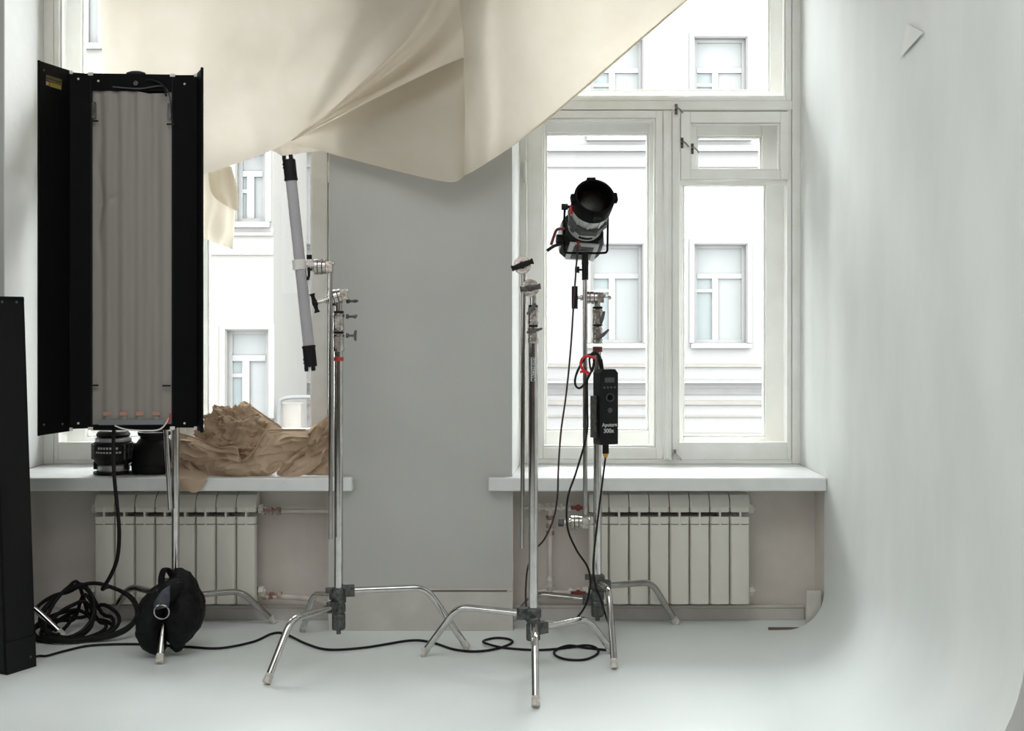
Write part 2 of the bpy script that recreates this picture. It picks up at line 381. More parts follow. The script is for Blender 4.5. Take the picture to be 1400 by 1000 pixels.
def make_window(idx, x0, x1, mir):
    """x0,x1: opening; dx: offset of the right-hand window's measured pixels"""
    root = thing('window_%d' % idx, ((x0+x1)/2, YF, .61), kind='structure')
    fx = (lambda x: x1-(x-XR0)*(x1-x0)/(XR1-XR0)) if mir else (lambda x: x)
    X = lambda px, y=YF: fx(X5(px, y))
    # fixed frame
    b = MB(); zb = .6105
    xl, xr = X(720), X(1083)
    ea, eb = (x1, x0) if mir else (x0, x1)
    b.box((ea, YF+.005, zb), (xl, YO-.03, ZT)); b.box((xr, YF+.005, zb), (eb, YO-.03, ZT))
    b.box((xl, YF+.005, zb), (xr, YF+.09, Z5(628))); b.box((xl, YF+.02, zb), (xr, YO-.03, zb+.03))
    b.box((xl, YF-.004, Z5(150)), (xr, YF+.10, Z5(138))); b.box((xl, YF+.14, Z5(160)), (xr, YO-.03, Z5(128)))
    b.box((xl, YF+.005, ZT-.04), (xr, YO-.03, ZT))
    b.build('window_frame', M['frame'], root, bevel=.003)
    b = MB(); b.box((X(907), YF-.012, Z5(629)), (X(918), YF+.02, Z5(152))); b.box((X(909), YF-.02, Z5(627)), (X(915), YF-.01, Z5(155)))
    b.build('mullion', M['frame'], root, bevel=.003)
    # inner casements
    sash(root, X(721), X(906), Z5(628), Z5(151), X(742), X(897), Z5(612), Z5(161), YF, .04)
    # right casement: frame with a fortochka vent above
    b = MB(); z = Z5
    xa, xb = X(919), X(1082)
    b.box((xa, YF, z(629)), (X(929), YF+.04, z(140))); b.box((X(1076), YF, z(629)), (xb, YF+.04, z(140)))
    b.box((X(929), YF, z(629)), (X(1076), YF+.04, z(605))); b.box((X(929), YF, z(151)), (X(1080), YF+.04, z(140)))
    b.box((X(929), YF+.008, z(252)), (X(1076), YF+.04, z(247)))
    o = b.build('sash', M['frame'], root, bevel=.003)
    b = MB(); b.box((X(929), YF+.022, z(606)), (X(1076), YF+.025, z(251))); b.build('pane', M['glass'], o)
    sash(root, X(931), X(1074+5), z(245.5), z(153), X(944), X(1067), z(233), z(168), YF-.006, .04, name='vent_sash')
    # upper light
    sash(root, X(719), xb, z(138), ZT-.04, X(740), X(1075), z(133)+.002, ZT-.09, YF-.002, .04, name='upper_sash')
    # outer layer
    yo = YF+.17
    Xo = lambda px: fx(X5(px, yo)); Zo = lambda py: Z5(py, yo)
    sash(root, Xo(715), Xo(904), Zo(618), Zo(150), Xo(746), Xo(887), Zo(589), Zo(182), yo, .045, name='outer_sash')
    b = MB(); b.box((Xo(904), yo-.02, Zo(625)), (Xo(918), yo+.05, Zo(150))); b.build('outer_mullion', M['frame'], root, bevel=.003)
    sash(root, Xo(918), Xo(1085), Zo(618), Zo(243), Xo(934), Xo(1047), Zo(598), Zo(252), yo, .045, name='outer_sash')
    sash(root, Xo(918), Xo(1085), Zo(243), Zo(150), Xo(953), Xo(1042), Zo(232), Zo(186), yo, .045, name='outer_vent_sash')
    sash(root, Xo(715), Xo(1085), Zo(128), ZT-.04, Xo(760), Xo(1053), Zo(124), ZT-.1, yo, .045, name='outer_upper_sash')
    for zz in (Z5(242), Z5(550)): hinge(root, X(1097), zz, YF)
    for zz in (Z5(250), Z5(560)): hinge(root, X(718), zz, YF)
    # catches
    def catch(px, py, mt='chromed'):
        b = MB(); c = V((X(px), YF-.008, Z5(py)))
        b.cbox(c, (.012, .006, .045)); b.cyl(c+V((0, -.004, .004)), c+V((0, -.02, .004)), .006, n=10)
        b.tube([c+V((0, -.018, .004)), c+V((.014, -.02, -.004)), c+V((.026, -.02, -.02))], .0035, 6)
        b.build('catch', M[mt], root)
    catch(924, 150); catch(932, 196); catch(946, 204); catch(922, 622)
    return root
make_window(2, XR0, XR1, False)
make_window(1, XL0, XL1, True)

# ------------------------------------------------------------------ outside: courtyard and facing buildings
b = MB(); b.box((-60, 6.5, -4.6), (60, 60, -4.5)); b.build('ground', M['asph'], kind='structure')
def far_window(root, px0, px1, py0, py1, Y, split=.42):
    s = Y/FP; x0, x1 = (px0-700)*s, (px1-700)*s; z1, z0 = CH-(py0-HZ)*s, CH-(py1-HZ)*s
    W, H = x1-x0, z1-z0; y = Y+.14; t = .055
    zt = z1-H*.31; xm = x0+W*split
    b = MB()
    b.box((x0, y, z0), (x0+t, y+.08, z1)); b.box((x1-t, y, z0), (x1, y+.08, z1))
    b.box((x0+t, y, z0), (x1-t, y+.08, z0+t)); b.box((x0+t, y, z1-t), (x1-t, y+.08, z1))
    b.box((x0+t, y-.01, zt-t), (x1-t, y+.08, zt+t*.6)); b.box((xm-t, y-.005, z0+t), (xm+t, y+.08, zt-t))
    b.box((x0+t, y, zt-.30), (xm-t, y+.08, zt-.24))
    b.box((x0-.08, Y-.1, z0-.09), (x1+.08, Y+.14, z0-.01)); b.box((x0-.1, Y-.035, z0), (x0-.02, Y, z1+.1)); b.box((x1+.02, Y-.035, z0), (x1+.1, Y, z1+.1)); b.box((x0-.02, Y-.035, z1+.02), (x1+.02, Y, z1+.1))
    o = b.build('window', M['fwin'], root)
    for (a, c, d, e, mt) in ((x0+t, x1-t, zt+t*.6, z1-t, 'fpane'), (xm+t, x1-t, z0+t, zt-t, 'fpane'), (x0+t, xm-t, z0+t, zt-.30, 'fpane2'), (x0+t, xm-t, zt-.24, zt-t, 'fpane2')):
        b = MB(); b.box((a, y+.04, d), (c, y+.05, e)); b.build('pane', M[mt], o)
    return (x0, x1, z0, z1)
def facade(root, Y, x0, x1, ztop, wins, mt, bands, dep=5):
    hs = [far_window(root, *w, Y) for w in wins]
    b = MB(); walled(b, x0, x1, -4.5, ztop, Y, Y+.3, [tuple(h) for h in hs]); b.box((x0, Y+.3, -4.5), (x1, Y+dep, ztop)); b.build('wall', M[mt], root)
    for k, (py, h, pr, m2) in enumerate(bands):
        z = CH-(py-HZ)*Y/FP; b = MB(); b.box((x0-.02, Y-pr, z-h), (x1, Y+.01, z)); b.build('string_course', M[m2], root)
YA = 22.0
ra = thing('apartment_building', (3, YA, -4.5), 'long pale rendered apartment building seen straight across through the right window', 'building')
wa = []
for c in (412, 555, 698, 843, 985, 1130, 1275):
    for top in (52, 335, 618): wa.append((c-35, c+35, top, top+134))
facade(ra, YA, -4.2, 14, 9.4, wa, 'fac', [(200, .10, .12, 'fwin'), (225, .05, .05, 'fwin'), (498, .05, .05, 'band2'), (520, .045, .16, 'fwin'), (531, .11, .03, 'band'), (548, .07, .05, 'band2'), (568, .03, .03, 'band2'), (592, .03, .03, 'band2')])
YB = 18.5
rb = thing('townhouse', (-6, YB, -4.5), 'cream rendered house wing projecting forward behind the left window', 'building')
wb = []
for c in (340, 226, 112): wb += [(c-30, c+26, 452, 572), (c-16, c+22, 205, 303), (c-16, c+22, -80, 60)]
facade(rb, YB, -14, -3.55, 9.0, wb, 'fac2', [(318, .05, .05, 'fwin'), (345, .04, .04, 'fwin'), (600, .06, .06, 'band2')], 3)
b = MB(); b.tube([P(382, 600, YB-.3), P(382, 560, YB-.3), P(388, 545, YB-.3), P(432, 543, YB-.3)], .03, 8); o = b.build('drainpipe', M['pipeg'], rb)
b = MB(); p0 = P(386, 590, YB-.2); p1 = P(412, 552, YB-.2); b.box((p0.x, YB-.25, p0.z), (p1.x, YB, p1.z)); b.build('wall_box', M['band2'], rb)

# ------------------------------------------------------------------ radiators (sections are single pieces)
def radiator(px0, px1, nsec, label):
    Y = 5.0; s = Y/FP; x0 = (px0-700)*s; wsec = (px1-px0)*s/nsec
    z0, z1 = .088, .532
    root = thing('radiator', (x0+(px1-px0)*s/2, Y+.05, z0), label, 'radiator')
    def section(x):
        b = MB(); g = .0016; a, c = x+g, x+wsec-g; m = (a+c)/2
        # front plate with rounded upright edges
        b.prism([(a, Y+.012), (a+.005, Y+.002), (a+.012, Y), (c-.012, Y), (c-.005, Y+.002), (c, Y+.012), (c, Y+.03), (a, Y+.03)], z0, .408)
        for (d, e, y1) in ((.411, .440, .0), (.458, .478, .0)):   # the two ribs around the slots
            b.prism([(a, Y+.008+y1), (a+.006, Y+y1), (c-.006, Y+y1), (c, Y+.008+y1), (c, Y+.026), (a, Y+.026)], d, e)
        b.box((m-.004, Y-.001, .405), (m+.004, Y+.05, .480))      # web
        # sloping top cap
        prof = [(Y+.001, .478), (Y+.012, .506), (Y+.03, .524), (Y+.06, .532), (Y+.085, .53), (Y+.085, .47), (Y+.03, .47)]
        k = len(prof)
        vs = [(a, y, z) for y, z in prof]+[(c, y, z) for y, z in prof]
        b.add(vs, [tuple(range(k)), tuple(range(2*k-1, k-1, -1))]+[(i, i+k, (i+1) % k+k, (i+1) % k) for i in range(k)])
        b.prism([(a+.012, Y+.03), (c-.012, Y+.03), (c-.012, Y+.085), (a+.012, Y+.085)], z0+.01, .40)
        b.cyl((m, Y+.045, z0-.008), (m, Y+.045, z0+.012), .016, n=12)
        return b
    first = section(x0).build('section', M['rad'], root, bevel=.0012, angle=30)
    for k in range(1, nsec):
        o = first.copy(); COL.objects.link(o); o.location = first.location+V((wsec*k, 0, 0))
    x1 = x0+wsec*nsec
    b = MB()
    for z in (.13, .465): b.cyl((x0-.012, Y+.055, z), (x1+.012, Y+.055, z), .017, n=14)
    b.build('manifold', M['radback'], root)
    for x, sgn in ((x0, -1), (x1, 1)):
        for z in (.13, .465):
            b = MB(); b.cyl((x, Y+.055, z), (x+sgn*.02, Y+.055, z), .02, n=6); b.cyl((x+sgn*.018, Y+.055, z), (x+sgn*.028, Y+.055, z), .008, n=8); b.build('end_plug', M['rad'], root)
    b = MB()
    for x in (x0+wsec*1.5, x1-wsec*1.5): b.box((x-.008, Y+.08, .40), (x+.008, YN-.004, .43))
    b.build('bracket', M['radback'], root)
    return root
radiator(128, 350, 8, 'cream ribbed radiator under the left window sill, behind the sandbag')
radiator(805, 1026, 8, 'cream ribbed radiator under the right window sill, behind the spotlight stand')
# left radiator pipes
def valve(root, c, ax, mt='wired', red=False):
    c = V(c); ax = V(ax)
    b = MB(); b.cyl(c-ax*.042, c+ax*.042, .010, n=12)
    for t in (-.04, -.012, .022): b.cyl(c+ax*t, c+ax*(t+.016), .0165, n=6)
    b.build('coupling', M[mt], root)
    if red:
        b = MB(); b.cyl(c+V((0, -.012, 0)), c+V((0, -.03, 0)), .006, n=8)
        b.prism([(c.x-.03, c.y-.036), (c.x+.03, c.y-.036), (c.x+.03, c.y-.028), (c.x-.03, c.y-.028)], c.z-.007, c.z+.007)
        b.cyl(c+V((0, -.026, 0)), c+V((0, -.038, 0)), .013, n=12)
        b.build('valve_handle', M['redval'], root)
Y = 5.055
r = thing('heating_pipes', P(400, 700, Y), 'white heating pipes with rusty couplings right of the left radiator', 'pipes')
b = MB(); b.cyl(P(358, 699, Y), P(384, 699, Y), .0085, n=12); b.tube([P(384, 699, Y), P(420, 699, Y), P(449, 699, Y)], .0095, 12); b.build('pipe', M['pipe'], r)
valve(r, P(371, 699, Y), (1, 0, 0))
b = MB(); b.tube([P(358, 816, Y), P(385, 816, Y), P(415, 818, Y), P(436, 822, Y), P(448, 826, Y)], .011, 12); b.build('pipe', M['pipe'], r)
valve(r, P(372, 815, Y), (1, 0, 0))
r = thing('heating_pipes', P(752, 750, Y), 'white heating pipes with red valves left of the right radiator', 'pipes')
b = MB(); b.cyl(P(712, 694, Y), P(798, 694, Y), .0085, n=12); b.build('pipe', M['pipe'], r)
b = MB(); b.cyl(P(752, 694, Y), P(752, 812, Y), .0105, n=12); b.build('pipe', M['pipe'], r)
b = MB(); b.cyl(P(718, 810, Y), P(798, 810, Y), .0085, n=12); b.build('pipe', M['pipe'], r)
for px, py, ax, rd in ((790, 693, (1, 0, 0), True), (768, 694, (1, 0, 0), False), (738, 694, (1, 0, 0), False), (752, 718, (0, 0, 1), False), (790, 809, (1, 0, 0), True), (752, 801, (0, 0, 1), False), (735, 810, (1, 0, 0), False)):
    valve(r, P(px, py, Y), ax, 'wired' if py == 718 else 'tape', rd)

# ------------------------------------------------------------------ muslin draped across the windows
def sig(x): return 1/(1+math.exp(-max(-30, min(30, x))))
def wr_a(u, v, p):                 # pleats gathering towards the low corner
    d = .012*math.sin(u*9+v*2)*(1-v*.5)
    d += .012*math.sin(u*46+v*2)*max(0, 1-u*4.5)*(1-.4*v)
    g = max(0, u-.56)
    for k, a, w in ((1.5, .05, .05), (2.2, .05, .07)):
        vc = 1.02-g*k; ww = w*(.25+g*2.2)
        d -= a*min(1, g*7)*(sig((v-vc)/ww)-sig((v-vc-.16*(.3+g*2))/(ww*3)))
    d += .018*math.sin(v*7-u*4)*max(0, min(1, (u-.3)*3))*v
    return d+.010*fbm(p, 3)+.004*fbm(p, 9)
def add_patch(b, cols, nu, nv, fn):
    rows = loft(cols, nu, nv)
    for j, r_ in enumerate(rows):
        for i, p in enumerate(r_):
            p.y += fn(i/(nu-1), j/(nv-1), p.copy())
    b.grid(rows)
b = MB(); b.open = True
D = 4.87
A = [[(133, -160, D+.1), (134, -20, D+.1), (139, 80, D+.1), (146, 190, D+.12), (152, 290, D+.14)],
     [(205, -160, D+.05), (205, 0, D), (208, 130, D-.02), (212, 265, D+.03)],
     [(275, -160, D+.06), (275, 0, D), (276, 130, D-.05), (277, 239, D)],
     [(345, -160, D+.04), (343, 0, D-.03), (340, 110, D-.1), (338, 219, D-.03)],
     [(420, -160, D), (415, 0, D-.06), (405, 100, D-.14), (398, 194, D-.1)],
     [(500, -160, D), (492, -20, D-.05), (485, 60, D-.13), (478, 151, D-.14)],
     [(570, -160, D), (568, -40, D-.03), (564, 30, D-.1), (556, 112, D-.13)],
     [(640, -160, D), (640, -60, D), (638, 10, D-.05), (634, 77, D-.08)]]
add_patch(b, [[P(*q) for q in c] for c in A], 110, 60, wr_a)
# second pleat lying in front, sweeping from the low corner up to the right
A2 = [[(398, 192, D-.11), (450, 150, D-.15), (500, 108, D-.17), (548, 60, D-.16), (585, 5, D-.14), (612, -90, D-.1)],
      [(398, 192.5, D-.115), (451, 155, D-.17), (503, 116, D-.20), (553, 76, D-.20), (594, 30, D-.17), (622, -40, D-.12)],
      [(399, 193, D-.11), (453, 161, D-.15), (507, 130, D-.17), (555, 102, D-.16), (600, 72, D-.14), (632, 38, D-.12)],
      [(399, 193.5, D-.10), (455, 165, D-.15), (510, 137, D-.19), (556, 114, D-.2), (598, 94, D-.18), (635, 79, D-.13)]]
add_patch(b, [[P(*q) for q in c] for c in A2], 60, 60, lambda u, v, p: -.014*math.sin(u*15)*min(1, v*2)+.004*fbm(p, 8))
# lower back sheet (in shade under the fold)
B = [[(398, 189, D+.0), (394, 190, D+.0), (386, 190, D+.0)],
     [(470, 146, D+.02), (462, 180, D-.02), (455, 211, D+.0)],
     [(560, 100, D+.04), (548, 165, D-.06), (533, 232, D-.0)],
     [(612, 68, D+.04), (608, 160, D-.09), (612, 250, D-.04)],
     [(640, 40, D+.02), (640, 150, D-.07), (634, 243, D-.02)]]
add_patch(b, [[P(*q) for q in c] for c in B], 60, 40, lambda u, v, p: u*(.022*math.sin(v*9+u*2)-.035*sig((v-.30)/.03)+.03*sig((v-.42)/.12)-.02*sig((v-.72)/.05)+.02*v)+.006*fbm(p, 5))
C = [[(642, -160, D), (640, -40, D), (634, 70, D-.09), (636, 160, D-.1), (634, 241, D-.03)],
     [(668, -160, D), (664, -20, D-.02), (656, 100, D-.07), (652, 180, D-.09), (650, 233, D-.08)],
     [(735, -160, D), (728, -20, D), (715, 90, D-.04), (703, 199, D-.06)],
     [(810, -160, D), (800, -20, D+.01), (782, 70, D-.01), (765, 151, D-.03)],
     [(900, -160, D+.02), (890, -60, D+.02), (870, 10, D+.01), (852, 76, D)],
     [(1010, -160, D+.05), (990, -110, D+.05), (970, -60, D+.05), (944, -3, D+.04)]]
add_patch(b, [[P(*q) for q in c] for c in C], 90, 60, lambda u, v, p: .02*math.sin(u*6+v*5)*v*(1-u)+.03*math.sin(u*5-v*3)*(1-v)-.03*(sig((u-.07-.05*v)/.012)-sig((u-.16)/.05))*min(1, v*2)+.02*math.sin(v*11+u*3)*u*(1-u)*3+.007*fbm(p, 4))
G = [[(372, 206, D+.06), (374, 207, D+.06), (377, 208, D+.06)], [(388, 192, D+.05), (388, 205, D+.04), (388, 214, D+.05)], [(410, 192, D+.05), (410, 203, D+.04), (410, 210, D+.05)], [(440, 190, D+.05), (440, 200, D+.04), (440, 206, D+.05)]]
add_patch(b, [[P(*q) for q in c] for c in G], 20, 10, lambda u, v, p: .004*math.sin(u*20))
# hem roll along the slanting edge
hem = [P(634, 241, D-.03), P(650, 233, D-.08), P(703, 199, D-.06), P(765, 151, D-.03), P(852, 76, D), P(944, -3, D+.04)]
b.tube([p+V((0, .004, .006)) for p in hem], .004, 6, 8)
b.build('muslin_backdrop', M['muslin'], angle=80, label='large cream muslin sheet draped across the top of both windows', cat='fabric')
b = MB(); b.open = True; Ys = 5.24
S = [[(248, 222, Ys), (250, 270, Ys), (258, 318, Ys)], [(275, 226, Ys-.03), (276, 280, Ys-.05), (280, 326, Ys-.03)],
     [(300, 222, Ys-.04), (297, 285, Ys-.09), (296, 333, Ys-.06)], [(316, 228, Ys), (322, 284, Ys-.05), (319, 341, Ys-.02)]]
add_patch(b, [[P(*q) for q in c] for c in S], 40, 40, lambda u, v, p: .02*math.sin(u*14+v*4)*(.3+v)+.015*math.sin(v*9-u*6))
S2 = [[(285, 236, Ys-.1), (288, 262, Ys-.12), (300, 276, Ys-.12)], [(305, 232, Ys-.1), (312, 262, Ys-.13), (318, 286, Ys-.12)], [(316, 228, Ys-.06), (324, 258, Ys-.1), (327, 287, Ys-.08)]]
add_patch(b, [[P(*q) for q in c] for c in S2], 16, 16, lambda u, v, p: .006*math.sin(u*9))
b.build('cloth_scrap', M['scrap'], angle=80, label='small cream cloth tail hanging against the left window beside the light bank', cat='fabric')

# ------------------------------------------------------------------ brown canvas heap on the left sill
b = MB(); b.open = True
YH = 5.05
def crump(s, a, sc=1.0):
    return lambda u, v, p: -a*(ridge(p, s)*.6+ridge(p+V((3, 1, 2)), s*2.1)*.3)+a*.3
# crumpled mound behind
mound = MB()
NU, NV = 150, 80; rows = []
for j in range(NV+1):
    t = j/NV; row = []
    for i in range(NU+1):
        a = 2*math.pi*i/NU
        rr = math.sin(min(1, (1-t)*1.02)*math.pi/2)**.8
        px = 318+52*math.cos(a)*rr; d = 5.14+.12*math.sin(a)*rr
        z = .612+.27*math.sin(t*math.pi/2)
        p = V(((px-700)*d/FP, d, z)); n_ = V((math.cos(a)*rr, math.sin(a)*rr, .6*t)).normalized()
        # rope-like folds wound round the bundle
        q = p+V((.05*fbm(p, 6), 0, .05*fbm(p+V((5, 5, 5)), 6)))
        f = .034*crease(V((q.x*.8, q.y*.8, q.z*1.9)), 9, 5)+.02*crease(V((q.x*1.2, q.y, q.z*1.6)), 20, 5)+.008*crease(q, 45, 4)+.02*fbm(q, 7)
        row.append(p+n_*(f-.026)*(1 if t > .02 else .3))
    rows.append(row)
mound.open = True; mound.grid(rows)
b.v += mound.v; b.f += mound.f; b.sm += mound.sm
def H(cols, nu, nv, fn):
    add_patch(b, [[P(*q) for q in c] for c in cols], nu, nv, fn)
fold = lambda a, k1, k2, s=9: (lambda u, v, p: 1.5*a*math.sin(u*k1+v*k2+1.5*math.sin(v*3))*min(1, 6*(1-v))-.030*crease(V((p.x, p.y, p.z*1.5)), s, 5)-.012*crease(p, s*2.6, 5)+.016)
# front swag
H([[(243, 592, 5.1), (246, 615, 5.02), (256, 640, 5.0)], [(270, 600, 5.04), (272, 625, 4.96), (282, 652, 4.97)], [(300, 612, 5.0), (302, 635, 4.93), (312, 656, 4.96)],
   [(322, 612, 4.99), (326, 640, 4.92), (335, 657, 4.95)], [(329, 630, 4.98), (340, 645, 4.93), (350, 657, 4.95)], [(345, 620, 5.0), (358, 640, 4.93), (366, 652, 4.96)],
   [(362, 592, 5.04), (378, 615, 4.97), (384, 640, 4.98)], [(376, 588, 5.08), (400, 598, 5.0), (404, 618, 4.99)], [(418, 588, 5.12), (424, 598, 5.05), (426, 606, 5.03)]], 150, 60, (lambda u, v, p: 1.2*.010*math.sin(u*13+v*6+2*math.sin(v*3))*min(1, 6*(1-v))-.032*crease(V((p.x*.7, p.y, p.z*1.6)), 9, 6)-.011*crease(V((p.x*.8, p.y, p.z*1.5)), 22, 6)+.014))
for hm in (((243, 592, 5.1), (270, 600, 5.035), (300, 612, 4.985), (322, 612, 4.975), (329, 630, 4.965), (345, 620, 4.985), (362, 592, 5.03), (376, 588, 5.07), (418, 588, 5.11)), ((333, 549, 5.205), (352, 562, 5.205), (384, 584, 5.185)), ((425, 600, 5.005), (436, 580, 5.035), (447, 572, 5.065))):
    b.tube([P(x, y, d_) for x, y, d_ in hm], .0035, 6, 8)
# tail hanging over the sill at left
H([[(212, 654, 5.03), (222, 660, 4.9), (234, 671, 4.885)], [(232, 640, 5.03), (244, 655, 4.89), (250, 672, 4.88)], [(252, 634, 5.02), (268, 654, 4.89), (272, 672, 4.88)], [(275, 640, 5.01), (285, 652, 4.9), (281, 658, 4.885)]], 30, 18, fold(.003, 5, 3, 5))
H([[(236, 600, 5.15), (234, 625, 5.05), (232, 650, 5.0)], [(250, 605, 5.1), (254, 630, 5.0), (262, 652, 4.97)], [(262, 615, 5.1), (270, 640, 5.0), (290, 655, 4.97)]], 24, 20, fold(.01, 8, 5))
# stiff flap rising to the peak and falling right
H([[(320, 560, 5.2), (330, 575, 5.17), (345, 596, 5.12)], [(333, 549, 5.22), (345, 566, 5.18), (362, 592, 5.12)], [(352, 562, 5.22), (366, 576, 5.18), (382, 592, 5.12)], [(384, 584, 5.2), (392, 590, 5.17), (398, 596, 5.12)]], 30, 16, fold(.004, 6, 3, 4))
# right-hand folded lengths going up to the frame
H([[(392, 596, 5.1), (390, 625, 5.0), (376, 655, 4.99)], [(420, 588, 5.12), (415, 612, 5.02), (400, 640, 4.99)], [(434, 578, 5.16), (436, 600, 5.06), (430, 622, 5.02)], [(450, 566, 5.18), (452, 588, 5.1), (452, 612, 5.05)]], 44, 30, fold(.014, 4, 13))
H([[(378, 645, 5.04), (376, 652, 4.99), (380, 662, 4.905)], [(392, 635, 5.02), (392, 650, 4.96), (388, 660, 4.9)], [(415, 620, 5.03), (420, 640, 4.97), (402, 655, 4.93)], [(436, 612, 5.06), (440, 630, 5.0), (425, 645, 4.96)]], 30, 18, fold(.008, 6, 5))
H([[(434, 622, 5.1), (425, 640, 5.04), (405, 652, 4.99)], [(446, 610, 5.12), (444, 632, 5.05), (440, 652, 4.99)], [(455, 600, 5.14), (456, 628, 5.07), (456, 652, 5.0)]], 24, 18, fold(.008, 5, 8))
H([[(425, 600, 5.02), (430, 600, 5.0), (434, 606, 5.0)], [(436, 580, 5.05), (440, 578, 5.02), (446, 584, 5.03)], [(447, 572, 5.08), (451, 572, 5.05), (455, 578, 5.06)]], 20, 8, fold(.004, 3, 3))
hp = b.build('brown_cloth', M['brown'], angle=80, label='crumpled brown canvas cloth heaped on the left window sill', cat='fabric')

# ------------------------------------------------------------------ grip hardware
def grip_head(root, c, ax, knob='black', bar=.035, bang=.3, knobdist=.05, name='grip_head', r=.029, block=False):
    c = V(c); ax = V(ax).normalized()
    b = MB()
    for t0, t1, rr in ((-.024, -.012, r*.93), (-.012, -.010, r*.75), (-.010, .004, r), (.004, .006, r*.75), (.006, .018, r), (.018, .026, r*.6)):
        b.cyl(c+ax*t0, c+ax*t1, rr, n=22)
    b.cyl(c+ax*.02, c+ax*knobdist, .0075, n=10)
    b.cyl(c+ax*.032, c+ax*.04, .012, n=12)
    o1 = ax.orthogonal().normalized(); o2 = ax.cross(o1)
    q = ax.to_track_quat('Z', 'Y').to_matrix().to_4x4(); T = Matrix.Translation(c) @ q
    b.cbox((0, 0, -.036), (.04, .04, .024), T)                # socket block
    for a in (-.012, .012): b.cyl(T @ V((a, .012, -.046)), T @ V((a, .012, -.054)), .005, n=8)
    o = b.build(name, M['silver'], root, bevel=.001)
    k = MB(); kc = c+ax*(knobdist+.004)
    T2 = Matrix.Translation(kc) @ q @ Matrix.Rotation(bang, 4, 'Z')
    k.lathe([(.011, -.010), (.013, -.004), (.012, .008), (.006, .011)], 14, T2)
    for sg in (-1, 1):
        k.add([(sg*.008, -.010, -.009), (sg*bar*.72, -.0075, -.006), (sg*bar, -.0115, -.011), (sg*bar, .0115, -.011), (sg*bar*.72, .0075, -.006), (sg*.008, .010, -.006),
               (sg*.008, -.010, .009), (sg*bar*.72, -.0075, .007), (sg*bar, -.0115, .013), (sg*bar, .0115, .013), (sg*bar*.72, .0075, .007), (sg*.008, .010, .009)],
              [(0, 1, 4, 5), (1, 2, 3, 4), (6, 11, 10, 7), (7, 10, 9, 8)]+[(i, (i+1) % 6, (i+1) % 6+6, i+6) for i in range(6)], False, T2)
    if block: k.cbox((0, 0, .002), (bar*2, .024, .022), T2)
    k.build('knob', M[knob], o, bevel=.003)
    return o
def wing(root, c, d, ang=.5, L=.02, m='cast'):
    """small T handle screw on a collar"""
    c = V(c); d = V(d).normalized(); b = MB()
    b.cyl(c, c+d*.03, .0045, n=8); b.cyl(c, c+d*.01, .009, n=10)
    q = d.to_track_quat('Z', 'Y').to_matrix().to_4x4()
    T = Matrix.Translation(c+d*.032) @ q @ Matrix.Rotation(ang, 4, 'Z')
    b.add([(-L, -.004, 0), (0, -.006, -.006), (L, -.004, 0), (L, .004, 0), (0, .006, -.006), (-L, .004, 0), (-L, -.003, .008), (0, -.006, .006), (L, -.003, .008), (L, .003, .008), (0, .006, .006), (-L, .003, .008)],
          [(0, 5, 4, 1), (1, 4, 3, 2), (6, 7, 10, 11), (7, 8, 9, 10), (0, 1, 7, 6), (1, 2, 8, 7), (2, 3, 9, 8), (3, 4, 10, 9), (4, 5, 11, 10), (5, 0, 6, 11)], False, T)
    b.build('wing_screw', M[m], root, bevel=.001)
def c_stand(name, X, Y, feet, legz, bendz, hub, poletop, label, group=None, pole_r=.0165, t=.68, worn=False, rings=(), collars=(), inner_top=None, leg_mat='chrome'):
    root = thing(name, (X, Y, 0), label, 'light stand', group)
    # hub casting, three stacked collars with lugs
    z0, z1 = hub
    b = MB(); b.lathe([(.018, z0-.006), (.024, z0-.004), (.025, z0+.006), (.025, z0+.05), (.021, z0+.056), (.026, z0+.062), (.026, (z0+z1)/2+.01), (.022, (z0+z1)/2+.016), (.028, (z0+z1)/2+.02), (.028, z1-.008), (.021, z1)], 20, Matrix.Translation((X, Y, 0)))
    b.cyl((X, Y, z0-.022), (X, Y, z0-.004), .009, n=10)
    for (f, lz) in zip(feet, legz):
        d = (V((f[0], f[1], 0))-V((X, Y, 0))).normalized(); ang = math.atan2(d.y, d.x)
        T = Matrix.Translation((X, Y, lz)) @ Matrix.Rotation(ang, 4, 'Z')
        b.box((.012, -.015, -.02), (.058, .015, .02), T); b.cyl(T @ V((.046, -.017, 0)), T @ V((.046, .017, 0)), .007, n=8)
    d = V((1, .3, 0)).normalized(); b.box((-.048, -.008, z1-.022), (-.02, .008, z1-.002), Matrix.Translation((X, Y, 0)))
    b.build('hub', M['cast'], root, bevel=.002)
    b = MB(); b.cyl((X, Y, z1-.01), (X, Y, poletop), pole_r, n=28); b.build('pole', M['chrome'], root)
    for f, lz, bz in zip(feet, legz, bendz):
        h = V((X, Y, lz)); ft = V((f[0], f[1], .012)); d = V((f[0]-X, f[1]-Y, 0))
        bp = V((X+d.x*t, Y+d.y*t, bz)); a = h+d.normalized()*.03
        # tight radius bend
        k0 = bp+(a-bp).normalized()*.05; k1 = bp+(ft-bp).normalized()*.05
        pts = [a, a.lerp(k0, .5), k0]
        for i in range(1, 8):
            u = i/8; pts.append(k0*(1-u)**2+bp*2*u*(1-u)+k1*u*u)
        pts += [k1, k1.lerp(ft, .5), ft]
        b = MB(); b.tube(pts, .0125, 14, 1); lg = b.build('leg', M[leg_mat], root)
        b = MB(); dd = (bp-ft).normalized()
        b.tube([ft-dd*.006, ft+dd*.008, ft+dd*.018, ft+dd*.026], lambda u: .0148-.0012*u, 10, 1); b.build('foot_cap', M['tape'], lg)
    for z, h, r_, mt in rings:
        b = MB(); b.cyl((X, Y, z-h/2), (X, Y, z+h/2), r_, n=24); b.build('band' if mt in ('red', 'redval') else 'collar', M[mt], root)
    return root
